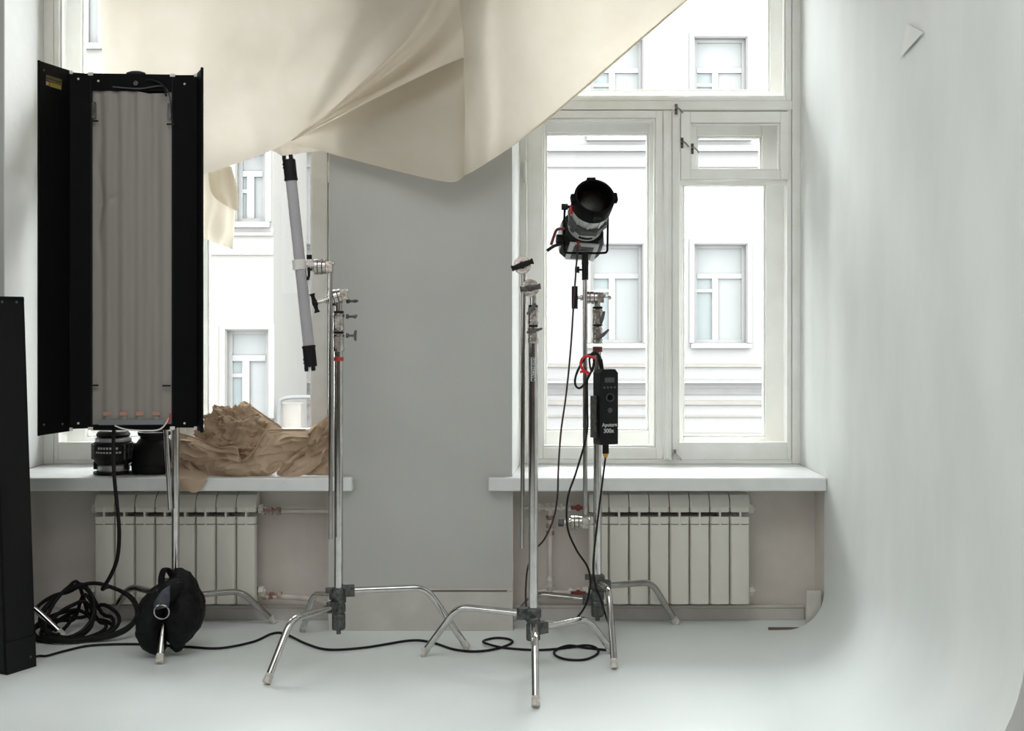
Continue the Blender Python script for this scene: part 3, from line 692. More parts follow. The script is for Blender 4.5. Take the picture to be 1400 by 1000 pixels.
def col(root, X, Y, z0, z1, r=.021):
    b = MB(); b.lathe([(r*.85, z0), (r, z0+.004), (r, z0+.018), (r*.93, z0+.021), (r*.93, z1-.02), (r*1.02, z1-.017), (r*1.02, z1-.004), (r*.85, z1)], 22, Matrix.Translation((X, Y, 0)))
    b.box((-.009, -r-.012, z0+.01), (.009, -r+.004, z1-.012), Matrix.Translation((X, Y, 0)))
    b.build('collar', M['silver'], root)
    b = MB(); b.cyl((X, Y, z1), (X, Y, z1+.007), r*.9, n=20); b.build('ring', M['black'], root)
def Zp(py, Y): return CH-(py-HZ)*Y/FP
def Xp(px, Y): return (px-700)*Y/FP

# ---- stand 1: centre, holding the tube light
Y1 = 4.57; X1 = Xp(463, Y1)
ft = [F(365, 937), F(638, 889), F(414, 865)]
s1 = c_stand('light_stand', X1, Y1, ft, (.185, .236, .215), (.193, .238, .175), (.10, .25), Zp(478, Y1),
             'chrome stand with red collar band left of the grey pillar, holding the tube light', rings=((Zp(491, Y1), .014, .0185, 'red'),))
col(s1, X1, Y1, Zp(481, Y1), Zp(456, Y1)); col(s1, X1, Y1, Zp(453, Y1), Zp(428, Y1))
b = MB(); b.cyl((X1, Y1, Zp(430, Y1)), (X1, Y1, Zp(414, Y1)), .0125, n=18); b.build('top_tube', M['chromed'], s1)
wing(s1, P(473, 433, Y1), (1, 0, 0), .2); wing(s1, P(473, 459, Y1), (1, 0, 0), 1.3)
grip_head(s1, P(458, 407, Y1), (-.96, -.1, -.27), 'black', bar=.036, bang=R90, knobdist=.072)
wing(s1, P(474, 412, Y1), (1, -.2, 0), .1, .016)
ga = MB(); ga.cyl(P(452, 368, Y1-.03), P(452, 737, Y1-.03), .0075, n=14); arm = ga.build('grip_arm', M['chromed'], s1)
grip_head(s1, P(437, 365, Y1-.03), (-1, 0, 0), 'black', bar=.012, knobdist=.03)
# ---- tube light
YT = 4.5
top, bot = P(394.5, 213, YT), P(425.5, 507, YT); ax = (bot-top).normalized()
tl = thing('tube_light', bot, 'slim frosted tube light with black end caps, tilted in the left window', 'light')
b = MB(); b.cyl(top+ax*.08, bot-ax*.08, .0205, n=24); b.build('tube', M['tubew'], tl)
q = ax.to_track_quat('Z', 'Y').to_matrix().to_4x4()
for p, sg in ((top, 1), (bot, -1)):
    T = Matrix.Translation(p) @ q
    b = MB(); b.lathe([(.0215, sg*.014), (.0235, sg*.018), (.0235, sg*.082), (.025, sg*.084), (.025, sg*.09), (.021, sg*.092)], 20, T)
    for k in range(3):
        a = k*2*math.pi/3+.4; b.cbox((.0165*math.cos(a), .0165*math.sin(a), sg*.008), (.013, .013, .018), T)
    for z in (.03, .042): b.cbox((0, -.0235, sg*z), (.012, .003, .006), T)
    b.build('end_cap', M['black'], tl, bevel=.001)
cc = P(409, 362, YT)
b = MB(); b.cyl(cc-ax*.018, cc+ax*.018, .0245, n=22); b.cyl(cc, cc+V((.05, .02, 0)), .010, n=12); b.cbox(cc+V((.03, .012, 0)), (.02, .014, .03)); b.build('clamp', M['plast'], tl)
b = MB(); b.cyl(cc+V((.035, .01, .02)), cc+V((.035, .01, .036)), .010, n=12); b.tube([cc+V((.035, .0, -.01)), cc+V((.036, -.005, -.04)), cc+V((.03, -.005, -.055))], .005, 8); b.build('clamp_lever', M['black'], tl)

# ---- stand 2: front right
Y2 = 4.36; X2 = Xp(729, Y2)
ft = [F(732.5, 969), F(579, 898), F(836, 894)]
s2 = c_stand('light_stand', X2, Y2, ft, (.178, .20, .148), (.19, .197, .148), (.115, .225), Zp(470, Y2),
             'bare chrome stand nearest the camera, right of the grey pillar', rings=())
col(s2, X2, Y2, Zp(470, Y2), Zp(447, Y2), .0185); col(s2, X2, Y2, Zp(444, Y2), Zp(420, Y2), .0185)
b = MB(); b.cyl((X2, Y2, Zp(425, Y2)), (X2, Y2, Zp(400, Y2)), .0115, n=18); b.build('top_tube', M['chromed'], s2)
wing(s2, (X2, Y2-.018, Zp(424, Y2)), (-.2, -1, .1), .9, .024); wing(s2, (X2, Y2-.018, Zp(452, Y2)), (.1, -1, 0), .25, .028)
grip_head(s2, P(725, 394, Y2), (0, -1, 0), 'cast', bar=.036, bang=.15, knobdist=.034, r=.031)
grip_head(s2, P(714, 363, Y2-.01), (0, -1, 0), 'black', bar=.04, bang=.35, knobdist=.036, r=.031)
b = MB(); b.cyl(P(716, 372, Y2+.02), P(714, 750, Y2+.02), .0078, n=14); b.build('grip_arm', M['chromed'], s2)
# sticker with the maker's lettering, running up the pole
def text(body, size, loc, rot, m, root, depth=.0004, name='lettering', align='CENTER', bold=False):
    cu = bpy.data.curves.new(name, 'FONT'); cu.body = body; cu.size = size; cu.extrude = depth; cu.align_x = align; cu.align_y = 'CENTER'
    if bold: cu.offset = size*.02
    t = bpy.data.objects.new('t', cu); COL.objects.link(t)
    bpy.context.view_layer.update()
    me = bpy.data.meshes.new_from_object(t.evaluated_get(bpy.context.evaluated_depsgraph_get()))
    bpy.data.objects.remove(t); me.name = name
    me.materials.clear(); me.materials.append(m)
    me.transform((Matrix.Translation(loc) @ rot.to_4x4()))
    org = V((0, 0, 0)); q_ = root
    while q_: org += q_.location; q_ = q_.parent
    me.transform(Matrix.Translation(-org))
    o = bpy.data.objects.new(name, me); COL.objects.link(o); o.parent = root
    return o
RX = Matrix.Rotation(R90, 3, 'X')
b = MB(); zc = Zp(505, Y2)
rowa = [[V((X2+.0169*math.sin(a), Y2-.0169*math.cos(a), z)) for a in [(-.55+k*.11) for k in range(11)]] for z in (zc-.042, zc+.042)]
b.open = True; b.grid(rowa); st = b.build('sticker', M['txt'], s2)
text('MATTHEWS', .0155, V((X2, Y2-.0172, zc)), Matrix.Rotation(R90, 3, 'Y') @ Matrix.Rotation(R90, 3, 'X') if False else (Matrix.Rotation(-R90, 3, 'Y') @ RX), M['dtxt'], st, bold=True)

# ---- stand 3: with spotlight
Y3 = 4.75; X3 = Xp(817, Y3)
ft = [F(840, 916), F(924, 854.5), F(693, 860)]
s3 = c_stand('light_stand', X3, Y3, ft, (.235, .212, .160), (.255, .19, .155), (.105, .262), Zp(474, Y3),
             'chrome stand carrying the spotlight in front of the right window', rings=((Zp(478, Y3), .02, .0185, 'redval'),), leg_mat='chromed')
col(s3, X3, Y3, Zp(470, Y3), Zp(446, Y3)); col(s3, X3, Y3, Zp(444, Y3), Zp(422, Y3))
b = MB(); b.cyl((X3, Y3, Zp(424, Y3)), (X3, Y3, Zp(410, Y3)), .0125, n=18); b.build('top_tube', M['silver'], s3)
wing(s3, (X3+.005, Y3-.02, Zp(435, Y3)), (.3, -1, 0), 1.3, .026); wing(s3, (X3+.005, Y3-.02, Zp(459, Y3)), (.4, -1, .1), .7, .03)
grip_head(s3, P(808, 407, Y3-.03), (-1, 0, 0), 'black', bar=.043, bang=R90*1.0, knobdist=.056, r=.025, block=True)
wing(s3, P(821, 406, Y3-.03), (1, 0, 0), .5, .015, 'silver')
YG = Y3-.05
b = MB(); b.cyl(P(800, 380, YG), P(800, 704, YG), .0088, n=16); b.build('grip_arm', M['chromed'], s3)
grip_head(s3, P(787, 715, YG), (-1, 0, 0), 'cast', bar=.022, bang=.4, knobdist=.05, r=.026)
b = MB(); b.cyl(P(812, 790, Y3+.05), P(813, 690, Y3+.05), .007, n=10); 
# ---- light-bank stand
Y4 = 4.81; X4 = Xp(240, Y4)
ft = [F(218, 909), F(374, 853), F(146, 853.5)]
s4 = c_stand('light_stand', X4, Y4, ft, (.18, .16, .16), (.18, .15, .17), (.09, .235), Zp(575, Y4),
             'chrome stand under the black fluorescent light bank, weighted by the sandbag', pole_r=.0155, t=.66, leg_mat='chromed')
b = MB(); b.cyl(P(226, 575, Y4-.03), P(233, 697, Y4-.03), .0095, n=14); b.build('grip_arm', M['chrome'], s4)
b = MB(); b.cyl((X4, Y4, Zp(580, Y4)), (X4, Y4, Zp(400, Y4)), .0125, n=14)
b.build('riser', M['chromed'], s4)
# ---- stand half hidden by the black case
X5_, Y5_ = -2.13, 4.91
ft = [F(86, 873), V((X5_-.3, 4.85-.3, 0)), V((X5_-.25, 4.92, 0))]
s5 = c_stand('light_stand', X5_, Y5_-.08, ft, (.15, .19, .15), (.128, .19, .15), (.09, .235), 1.0,
             'stand mostly hidden behind the tall black case, one chrome leg showing at far left')

# ------------------------------------------------------------------ fluorescent light bank
zb, zt = .817, 2.165
def pl(px, y): return V((Xp(px, y), y, 0))
L0, L1, L2, L3, L4, L5 = pl(53, 4.462), pl(96, 4.645), pl(124, 4.675), pl(236, 4.70), pl(269, 4.70), pl(276, 4.59)
lb = thing('fluorescent_light_bank', (Xp(180, 4.7), 4.7, zb), 'tall black fluorescent light bank with open barn doors and frosted front', 'light')
def leaf(p, q, name='barn_door', z0=zb, z1=zt, t=.006, notch=True):
    d = (q-p).normalized(); n_ = V((-d.y, d.x, 0))*t
    b = MB(); b.prism([(p.x, p.y), (q.x, q.y), (q.x+n_.x, q.y+n_.y), (p.x+n_.x, p.y+n_.y)], z0, z1)
    return b.build(name, M['blackm'], lb, bevel=.001)
d1 = leaf(L0, L1); d2 = leaf(L1, L2, z0=zb+.008, z1=zt-.006); d3 = leaf(L3, L4, z0=zb+.008, z1=zt-.006); d4 = leaf(L4, L5)
# outer lips of the doors
b = MB(); b.cyl(L0+V((0, 0, zb)), L0+V((0, 0, zt)), .005, n=8); b.build('door_lip', M['blackm'], d1)
b = MB(); b.cyl(L5+V((0, 0, zb)), L5+V((0, 0, zt)), .005, n=8); b.build('door_lip', M['blackm'], d4)
# housing
ud = (L3-L2).normalized(); vd = V((-ud.y, ud.x, 0))       # vd points away from camera
def hb(u0, u1, v0, v1, z0, z1, m, name, root=lb, bevel=.001):
    T = Matrix.Translation(L2) @ Matrix(((ud.x, vd.x, 0, 0), (ud.y, vd.y, 0, 0), (0, 0, 1, 0), (0, 0, 0, 1)))
    b = MB(); b.box((u0, v0, z0), (u1, v1, z1), T); return b.build(name, M[m], root, bevel=bevel)
WB = (L3-L2).length
hs = hb(0, WB, .04, .065, zb, zt-.004, 'blackm', 'housing')
hb(-.002, .004, .0, .045, zb+.01, zt-.01, 'black', 'housing_side'); hb(WB-.004, WB+.002, .0, .045, zb+.01, zt-.01, 'black', 'housing_side')
zd0, zd1 = Zp(581, 4.68), Zp(124, 4.68)
hb(0, WB, .0, .045, zb, zd0-.002, 'blackm', 'end_cap'); hb(0, WB, .0, .045, zd1, zt-.004, 'blackm', 'end_cap')
# handle on top
b = MB(); tc = L2+ud*(WB*.52)
b.lathe([(.004, 0), (.04, 0), (.036, .012), (.018, .018), (.004, .018)], 16, Matrix.Translation((tc.x, tc.y+.03, zt-.006)) @ Matrix.Scale(.5, 4, (0, 1, 0)))
b.tube([tc+V((.03, .01, zt-.03)), tc+V((.07, -.002, zt-.028)), tc+V((.115, -.006, zt-.05)), tc+V((.125, -.006, zt-.09))], .004, 8)
b.build('carry_handle', M['black'], lb)
b = MB(); b.cyl(tc+V((.01, .002, zt-.04)), tc+V((.01, -.006, zt-.04)), .009, n=12); b.build('bolt', M['cast'], lb)
# four lamp tubes behind a creased frosted sheet
T = Matrix.Translation(L2) @ Matrix(((ud.x, vd.x, 0, 0), (ud.y, vd.y, 0, 0), (0, 0, 1, 0), (0, 0, 0, 1)))
for k in range(4):
    u = WB*(.2+.2*k); b = MB(); b.cyl(T @ V((u, .027, zd0+.01)), T @ V((u, .027, zd1-.01)), .011, n=12); tb = b.build('lamp_tube', M['lamp'], lb)
b = MB(); b.open = True; rows = []
NZ, NU = 150, 72
for j in range(NZ+1):
    t = j/NZ; row = []
    zz = zd0+(zd1-zd0)*t
    for i in range(NU+1):
        u = i/NU; uu = .004+(WB-.006)*u
        bul = .0095*(.5-.5*math.cos(2*math.pi*(u-.10)/.2)) if .1 < u < .9 else 0
        v = .012-bul
        dx = (u-.10); dz = (t-.66)
        v += .010*math.exp(-((u-.09-.02*math.sin(t*30))**2)/.0012)*math.exp(-(dz/.12)**2)      # crease near the left edge
        v += .006*math.exp(-((t-.665-(u-.1)*.09)**2)/.00008)*math.exp(-((u-.2)/.16)**2)
        v += .0016*math.sin(u*60+t*9)*max(0, t-.75)*3
        top_w = -.004*math.sin(u*9) if t > .97 else 0
        row.append(T @ V((uu, v, zz+top_w+(.006*math.sin(u*7) if j == NZ else 0))))
    rows.append(row)
b.grid(rows); dfo = b.build('diffuser_sheet', M['diff'], lb, angle=80)
for k in range(4):
    u = WB*(.2+.2*k); b = MB(); b.cbox(T @ V((u, -.0005, Zp(566, 4.68))), (.028, .003, .014)); b.build('tube_end_mark', M['pink'], lb)
b = MB(); zz = Zp(571, 4.68)
b.box((WB*.1, -.0012, zd0-.001), (WB*.9, .0008, zd0+.018), T); b.build('end_strip', M['strip'], lb)
for u, z in ((.006, Zp(166, 4.68)), (WB-.014, Zp(169, 4.68)), (.006, Zp(527, 4.68)), (WB-.03, Zp(528, 4.68))):
    b = MB(); b.cbox(T @ V((u+.008, -.004, z)), (.03, .006, .006)); b.build('clip', M['black'], lb)
for u in (.012, WB-.012):
    b = MB(); b.box((u-.007, -.003, Zp(162, 4.68)), (u+.007, .002, Zp(140, 4.68)), T); b.build('lamp_holder', M['cast'], lb)
def rivet_or_hole(p, n_, m='plast', r=.0045, root=lb):
    b = MB(); b.cyl(p, p+n_*.003, r, r*.6, n=8); b.build('rivet_or_hole', M[m], root)
fn = V((0, -1, 0))
for root_, a, c, t, py in ((d1, L0, L1, .16, 96), (d1, L0, L1, .16, 581), (d1, L0, L1, .75, 580), (d2, L1, L2, .4, 108), (d2, L1, L2, .4, 579), (d3, L3, L4, .5, 115), (d3, L3, L4, .5, 579)):  # pale dots stand in for see-through holes showing white behind
    p = a.lerp(c, t); p = V((p.x, p.y-.002, Zp(py, p.y))); d = (c-a).normalized(); rivet_or_hole(p, V((d.y, -d.x, 0)), 'plast' if root_ != d1 else 'cast', root=root_)
rivet_or_hole(T @ V((.028, -.001, Zp(111, 4.68))), fn, 'plast')  # another pale dot in place of a see-through hole
for pp_, nm in ((L1, 0), (L2, 1), (L3, 2), (L4, 3)):         # pale plastic hinge strips
    for z in (zt-.012, zb+.002):
        b = MB(); b.cbox((pp_.x, pp_.y-.002, z+.005), (.018, .006, .012)); b.build('hinge_strip', M['plast'], lb)
# warning sticker on left door
dd = (L1-L0).normalized(); nn = V((dd.y, -dd.x, 0))
for (t0, t1, p0, p1, m_) in ((.22, .72, 103, 107, 'yello2'), (.22, .72, 108, 111, 'yello2'), (.32, .70, 113, 119, 'yellow'), (.22, .30, 112, 117, 'pink')):
    a = L0.lerp(L1, t0)+nn*.0012; c = L0.lerp(L1, t1)+nn*.0012; b = MB(); sl = .004
    za, zc_ = Zp(p1-1, a.y), Zp(p0-1, a.y)
    b.add([V((a.x, a.y, za)), V((c.x, c.y, za)), V((c.x, c.y, zc_)), V((a.x, a.y, zc_))]+[V((q_.x, q_.y, z_))-nn*.001 for q_, z_ in ((a, za), (c, za), (c, zc_), (a, zc_))],
          [(0, 1, 2, 3), (7, 6, 5, 4), (0, 4, 5, 1), (1, 5, 6, 2), (2, 6, 7, 3), (3, 7, 4, 0)])
    b.build('warning_sticker', M[m_], d1)
# internal wires
b = MB(); b.tube([T @ V((WB-.005, -.006, Zp(150, 4.68))), T @ V((WB-.012, -.01, Zp(128, 4.68))), T @ V((WB-.04, -.008, Zp(117, 4.68))), T @ V((WB-.12, -.006, Zp(121, 4.68))), T @ V((WB-.22, -.006, Zp(119, 4.68)))], .003, 6); b.build('wire', M['grey'], lb)
b = MB(); b.tube([T @ V((.09, -.008, Zp(582, 4.68))), T @ V((.13, -.012, Zp(587, 4.68))), T @ V((.2, -.014, Zp(589, 4.68))), T @ V((.26, -.012, Zp(587, 4.68))), T @ V((WB-.01, -.01, Zp(572, 4.68)))], .003, 6); b.build('wire', M['plast'], lb)
b = MB(); b.tube([T @ V((WB-.018, -.008, Zp(580, 4.68))), T @ V((WB-.01, -.012, Zp(574, 4.68))), T @ V((WB-.008, -.01, Zp(566, 4.68)))], .003, 6); b.build('wire', M['redv'], lb)
b = MB(); cz = (zb+zt)/2
b.box((WB*.5-.05, .066, 1.2), (WB*.5+.09, .078, 1.9), T); b.build('mount_plate', M['blackm'], lb)

# ------------------------------------------------------------------ tall black case at the left edge
A0, B0 = F(8, 924), F(50, 911)
dv = (B0-A0).normalized(); pv = V((-dv.y, dv.x, 0)); H_ = 1.316
bc = thing('black_light_case', A0, 'tall matt black lamp housing standing on end at the left edge', 'light')
lean = V((-.043, 0, H_))
def slab(a, c, name, th=.012, z0=0, z1=1.0, off=0):
    d = (c-a).normalized(); n_ = V((d.y, -d.x, 0))
    p = [a+n_*off, c+n_*off, c+n_*(off-th), a+n_*(off-th)]
    vs = [q+lean*z0 for q in p]+[q+lean*z1 for q in p]
    b = MB(); b.add(vs, [(3, 2, 1, 0), (4, 5, 6, 7), (0, 1, 5, 4), (1, 2, 6, 5), (2, 3, 7, 6), (3, 0, 4, 7)])
    return b.build(name, M['black'], bc, bevel=.004)
C0 = A0+pv*.5; D0 = B0+pv*.5
slab(A0, B0, 'side_panel'); slab(C0, A0, 'front_panel'); slab(B0, D0, 'back_panel')
b = MB(); t1 = lean; vs = [q+lean*z for z in (.985, .998) for q in (A0, B0, D0, C0)]
b.add(vs, [(3, 2, 1, 0), (4, 5, 6, 7), (0, 1, 5, 4), (1, 2, 6, 5), (2, 3, 7, 6), (3, 0, 4, 7)]); b.build('top_panel', M['black'], bc, bevel=.003)
b = MB(); vs = [q+lean*z for z in (.002, .012) for q in (A0, B0, D0, C0)]
b.add(vs, [(3, 2, 1, 0), (4, 5, 6, 7), (0, 1, 5, 4), (1, 2, 6, 5), (2, 3, 7, 6), (3, 0, 4, 7)]); b.build('bottom_panel', M['black'], bc, bevel=.003)
for t_, z_ in ((.72, .985), (.25, .985), (.8, .03)):
    p = A0.lerp(B0, t_)+lean*z_; n_ = V((dv.y, -dv.x, 0)); b = MB(); b.cyl(p, p+n_*.004, .005, n=8); b.build('rivet_or_hole', M['grey'], bc)
b = MB(); p = A0+lean*.0+V((0, 0, 0)); e = V((dv.y, -dv.x, 0))
vs = [q+lean*z for z in (.0, .085) for q in (A0.lerp(B0, .02)+e*.003, A0.lerp(B0, .98)+e*.003, A0.lerp(B0, .98), A0.lerp(B0, .02))]
b.add(vs, [(3, 2, 1, 0), (4, 5, 6, 7), (0, 1, 5, 4), (1, 2, 6, 5), (2, 3, 7, 6), (3, 0, 4, 7)]); b.build('end_plate', M['black'], bc, bevel=.001)

# ------------------------------------------------------------------ lamp parts on the left sill
c = P(155, 650, 5.03); c.z = .611
lh = thing('studio_lamp', c, 'round black and silver lamp head with a finned printed ring on the left sill', 'light')
T = Matrix.Translation(c)
b = MB(); b.lathe([(.07, 0), (.078, .003), (.078, .009), (.06, .011)], 28, T); b.build('base_plate', M['black'], lh)
b = MB(); b.lathe([(.058, .011), (.064, .016), (.064, .034), (.058, .04)], 28, T); b.build('silver_drum', M['lgrey'], lh)
b = MB(); b.lathe([(.056, .038), (.07, .044), (.074, .055), (.076, .06), (.078, .125), (.07, .13)], 32, T); b.build('printed_ring', M['black'], lh)
for k in range(26):
    a = k*2*math.pi/26
    if -2.35 < ((a+math.pi) % (2*math.pi)-math.pi) < -.8: continue
    b = MB(); T2 = T @ Matrix.Rotation(a, 4, 'Z'); b.box((.074, -.004, .062), (.085, .004, .122), T2); b.build('fin', M['cast'], lh)
b = MB(); b.lathe([(.068, .13), (.072, .133), (.07, .145), (.06, .148)], 28, T); b.build('silver_collar', M['lgrey'], lh)
b = MB(); b.lathe([(.056, .148), (.062, .15), (.068, .158), (.06, .17), (.05, .175)], 28, T); b.build('front_ring', M['black'], lh)
for sx in (-1, 1):
    b = MB(); b.cbox(c+V((sx*.062, -.03, .036)), (.012, .014, .03)); b.build('foot', M['black'], lh)
for z, n_, s_ in ((.109, 7, .011), (.092, 9, .009)):         # rows of print on the ring (too small to read)
    for k in range(n_):
        a = -R90+(k-(n_-1)/2)*.16; T2 = T @ Matrix.Rotation(a, 4, 'Z')
        b = MB(); b.box((.0775, -.004, z-s_*.5), (.0788, .004, z+s_*.3), T2); b.build('print_mark', M['txt'], lh)
c = P(211, 652, 5.06); c.z = .611; T = Matrix.Translation(c)
rf = thing('lamp_reflector', c, 'black bell-shaped lamp reflector standing on the left sill', 'light')
b = MB(); b.lathe([(.07, .0), (.088, .004), (.09, .02), (.089, .06), (.085, .09), (.076, .115), (.062, .135), (.056, .14), (.056, .15), (.064, .153), (.066, .166), (.06, .168), (.056, .16)], 36, T); b.build('shell', M['black'], rf)
b = MB(); b.lathe([(.089, .030), (.0925, .031), (.0925, .036), (.089, .037)], 36, T); b.build('rim_ring', M['rubber'], rf)
b = MB(); b.box((-.11, -.075, .0), (-.05, -.05, .006), T); b.build('tab', M['rubber'], rf)

# ------------------------------------------------------------------ sandbag on the front leg of the light-bank stand
sb = thing('sandbag', F(230, 893), 'black nylon sandbag slung over the leg of the light-bank stand', 'bag')
def pouch(cols, name):
    """closed bag from stacked rings: (px centre, py, half width px, half depth m, Y, twist)"""
    n = 34; b = MB(); rings = []
    raw = cols
    # interpolate rings
    cps = []
    for k in range(len(raw)-1):
        for j in range(5):
            t = j/5; g = lambda i: V(raw[max(0, min(len(raw)-1, i))])
            cps.append([x*(1-t)+y*t for x, y in zip(raw[k], raw[k+1])])
    cps.append(list(raw[-1]))
    vs = []
    for (cx, cy, hw, hd, Y, sk) in cps:
        c_ = P(cx, cy, Y); w_ = hw*Y/FP
        for i in range(n):
            a = 2*math.pi*i/n; ca, sa = math.cos(a), math.sin(a)
            q = V((w_*math.copysign(abs(ca)**.8, ca), hd*math.copysign(abs(sa)**.9, sa), sk*ca))
            p = c_+q; nn = V((ca, sa, 0))
            vs.append(p+nn*(.009*(ridge(p*1.0, 14)-.5)+.006*(ridge(p+V((1, 2, 3)), 30)-.5)+.004*fbm(p, 20)))
    m = len(cps); fs = []
    for j in range(m-1):
        for i in range(n): fs.append((j*n+i, j*n+(i+1) % n, (j+1)*n+(i+1) % n, (j+1)*n+i))
    fs.append(tuple(range(n))); fs.append(tuple((m-1)*n+i for i in range(n)))
    b.add(vs, fs, True); return b.build(name, M['bag'], sb, angle=60)
YS = 4.56
pouch([(222, 800, 9, .012, YS+.02, 0), (217, 812, 16, .04, YS, .0), (211, 828, 20, .06, YS, 0), (207, 845, 19.5, .075, YS-.01, 0), (206, 862, 18, .075, YS-.01, .0), (211, 878, 15.5, .06, YS-.01, .012), (216, 889, 10, .04, YS, .01), (219, 895, 4, .014, YS, 0)], 'pouch')
pouch([(244, 777, 8, .012, YS+.04, 0), (247, 787, 15, .035, YS+.03, .0), (249, 803, 22, .06, YS+.02, 0), (252, 822, 25, .08, YS+.02, 0), (253, 840, 25, .085, YS+.01, 0), (251, 858, 22, .08, YS+.01, .0), (246, 872, 15, .06, YS+.01, .0), (243, 884, 7, .03, YS+.01, 0), (243, 891, 2, .01, YS, 0)], 'pouch')
b = MB()                                                     # yoke of the bag over the leg
b.tube([P(226, 822, YS+.0), P(226, 816, YS-.04), P(229, 812, YS-.055), P(236, 806, YS-.03), P(246, 806, YS)], lambda u: .004+.034*min(1, u*2.2), 14, 6); b.build('saddle', M['bag'], sb, angle=70)
b = MB(); b.open = True
sr = [[P(x-4, y, d_), P(x, y-1, d_-.006), P(x+5, y, d_)] for x, y, d_ in ((222, 808, YS-.04), (220, 795, YS-.035), (222, 783, YS-.03), (226, 777, YS-.02), (231, 780, YS-.0), (236, 788, YS+.01), (240, 795, YS+.01))]
cs = [[r_[k] for r_ in sr] for k in range(3)]
b.grid(loft(cs, 5, 24)); o = b.build('carry_handle', M['bag'], sb); s_ = o.modifiers.new('thick', 'SOLIDIFY'); s_.thickness = .005
b = MB(); b.open = True
rr_ = loft([[P(213, 822, YS-.09), P(211, 828, YS-.095), P(213, 834, YS-.095)], [P(222, 808, YS-.095), P(221, 818, YS-.105), P(222, 832, YS-.104)], [P(232, 801, YS-.07), P(232, 815, YS-.09), P(231, 829, YS-.09)]], 10, 10)
b.grid(rr_); o = b.build('webbing_patch', M['web'], sb); s_ = o.modifiers.new('thick', 'SOLIDIFY'); s_.thickness = .004
b = MB(); cr = P(221, 837, YS-.112); b.tube([cr+V((.027*math.cos(a), -.004*math.sin(a), .026*math.sin(a))) for a in [k*2*math.pi/20 for k in range(20)]], .0028, 8, 2, closed=True); b.build('ring', M['chromed'], sb)

# ------------------------------------------------------------------ spotlight on stand 3
front = P(813.5, 268, 4.52)
ax = V((.13, -.86, .47)).normalized()
zl = ax; xl = V((0, 0, 1)).cross(-zl).normalized(); xl = V((1, 0, 0))-zl*zl.x; xl.normalize(); yl = zl.cross(xl)
S = Matrix(((xl.x, yl.x, zl.x, front.x), (xl.y, yl.y, zl.y, front.y), (xl.z, yl.z, zl.z, front.z), (0, 0, 0, 1)))
base = P(800, 383, YG)
sl = thing('spotlight', base, 'compact silver and black spotlight with round lens hood on its yoke', 'light')
b = MB(); b.lathe([(.064, -.075), (.0745, -.07), (.0755, -.006), (.0735, 0), (.066, 0), (.064, -.012), (.062, -.055)], 36, S, closed=True)
for a in (0.0, R90*1.0, R90*2, R90*3):
    b.box((.070, -.016, -.03), (.086, .016, -.006), S @ Matrix.Rotation(a+.12, 4, 'Z'))
b.build('lens_hood', M['blackm'], sl, bevel=.001)
b = MB(); pr = [(.001, -.045)]+[(.062*math.sin(t*.52/.5), -.0455-.02*(t/1.0)**2) for t in (.2, .4, .6, .8, 1)]
b.lathe([(.0005, -.036), (.02, -.037), (.04, -.041), (.058, -.048), (.063, -.052), (.063, -.06), (.0005, -.06)], 36, S, cap=False); b.build('lens', M['lens'], sl)
b = MB(); b.lathe([(.067, -.07), (.0685, -.075), (.066, -.12), (.06, -.13)], 32, S); bb = b.build('silver_barrel', M['lgrey'], sl)
for k in range(10):
    b = MB(); b.box((.066, -.003, -.118), (.071, .003, -.078), S @ Matrix.Rotation(k*math.pi/5+.2, 4, 'Z')); b.build('rib', M['lgrey'], bb)
b = MB(); b.lathe([(.062, -.128), (.078, -.132), (.079, -.158), (.066, -.165)], 8, S @ Matrix.Rotation(.39, 4, 'Z')); b.build('clamp_ring', M['grey'], sl)
b = MB(); b.lathe([(.062, -.163), (.067, -.166), (.066, -.205), (.055, -.21)], 32, S); nb = b.build('neck', M['lgrey'], sl)
for k in range(5):
    b = MB(); b.box((.066, -.005, -.192), (.0685, .005, -.182), S @ Matrix.Rotation(-R90-.36+k*.16, 4, 'Z')); b.build('vent_slot', M['blackm'], nb)
b = MB(); b.cyl(S @ V((-.05, -.05, -.145)), S @ V((-.062, -.06, -.145)), .012, n=14); b.build('screw', M['cast'], sl)
# body: chamfered block
def oct_box(b, w0, h0, w1, h1, z0, z1, ch=.02):
    def ring(w_, h_, z):
        c_ = ch; return [(-w_+c_, -h_, z), (w_-c_, -h_, z), (w_, -h_+c_, z), (w_, h_-c_, z), (w_-c_, h_, z), (-w_+c_, h_, z), (-w_, h_-c_, z), (-w_, -h_+c_, z)]
    vs = ring(w0, h0, z0)+ring(w1, h1, z1)
    b.add(vs, [tuple(range(7, -1, -1)), tuple(range(8, 16))]+[(i, (i+1) % 8, 8+(i+1) % 8, 8+i) for i in range(8)], False, S)
b = MB(); oct_box(b, .07, .062, .078, .068, -.205, -.25); oct_box(b, .078, .068, .078, .068, -.25, -.33); oct_box(b, .078, .068, .066, .055, -.33, -.35); b.build('housing', M['black'], sl, bevel=.002)
b = MB(); b.box((-.056, -.075, -.332), (.056, -.066, -.215), S); gp = b.build('vent_panel', M['lgrey'], sl, bevel=.002)
for i in range(10):
    b = MB(); b.box((-.038, -.0765, -.318+i*.009), (.038, -.0748, -.3135+i*.009), S); b.build('grille_slot', M['grey'], gp)
for sx in (-1, 1):
    b = MB(); b.box((sx*.077, -.045, -.32), (sx*.082, .04, -.25), S); b.build('side_plate', M['lgrey'], sl, bevel=.001)
b = MB(); oct_box(b, .074, .064, .074, .064, -.328, -.338); b.build('rear_trim', M['silver'], sl)
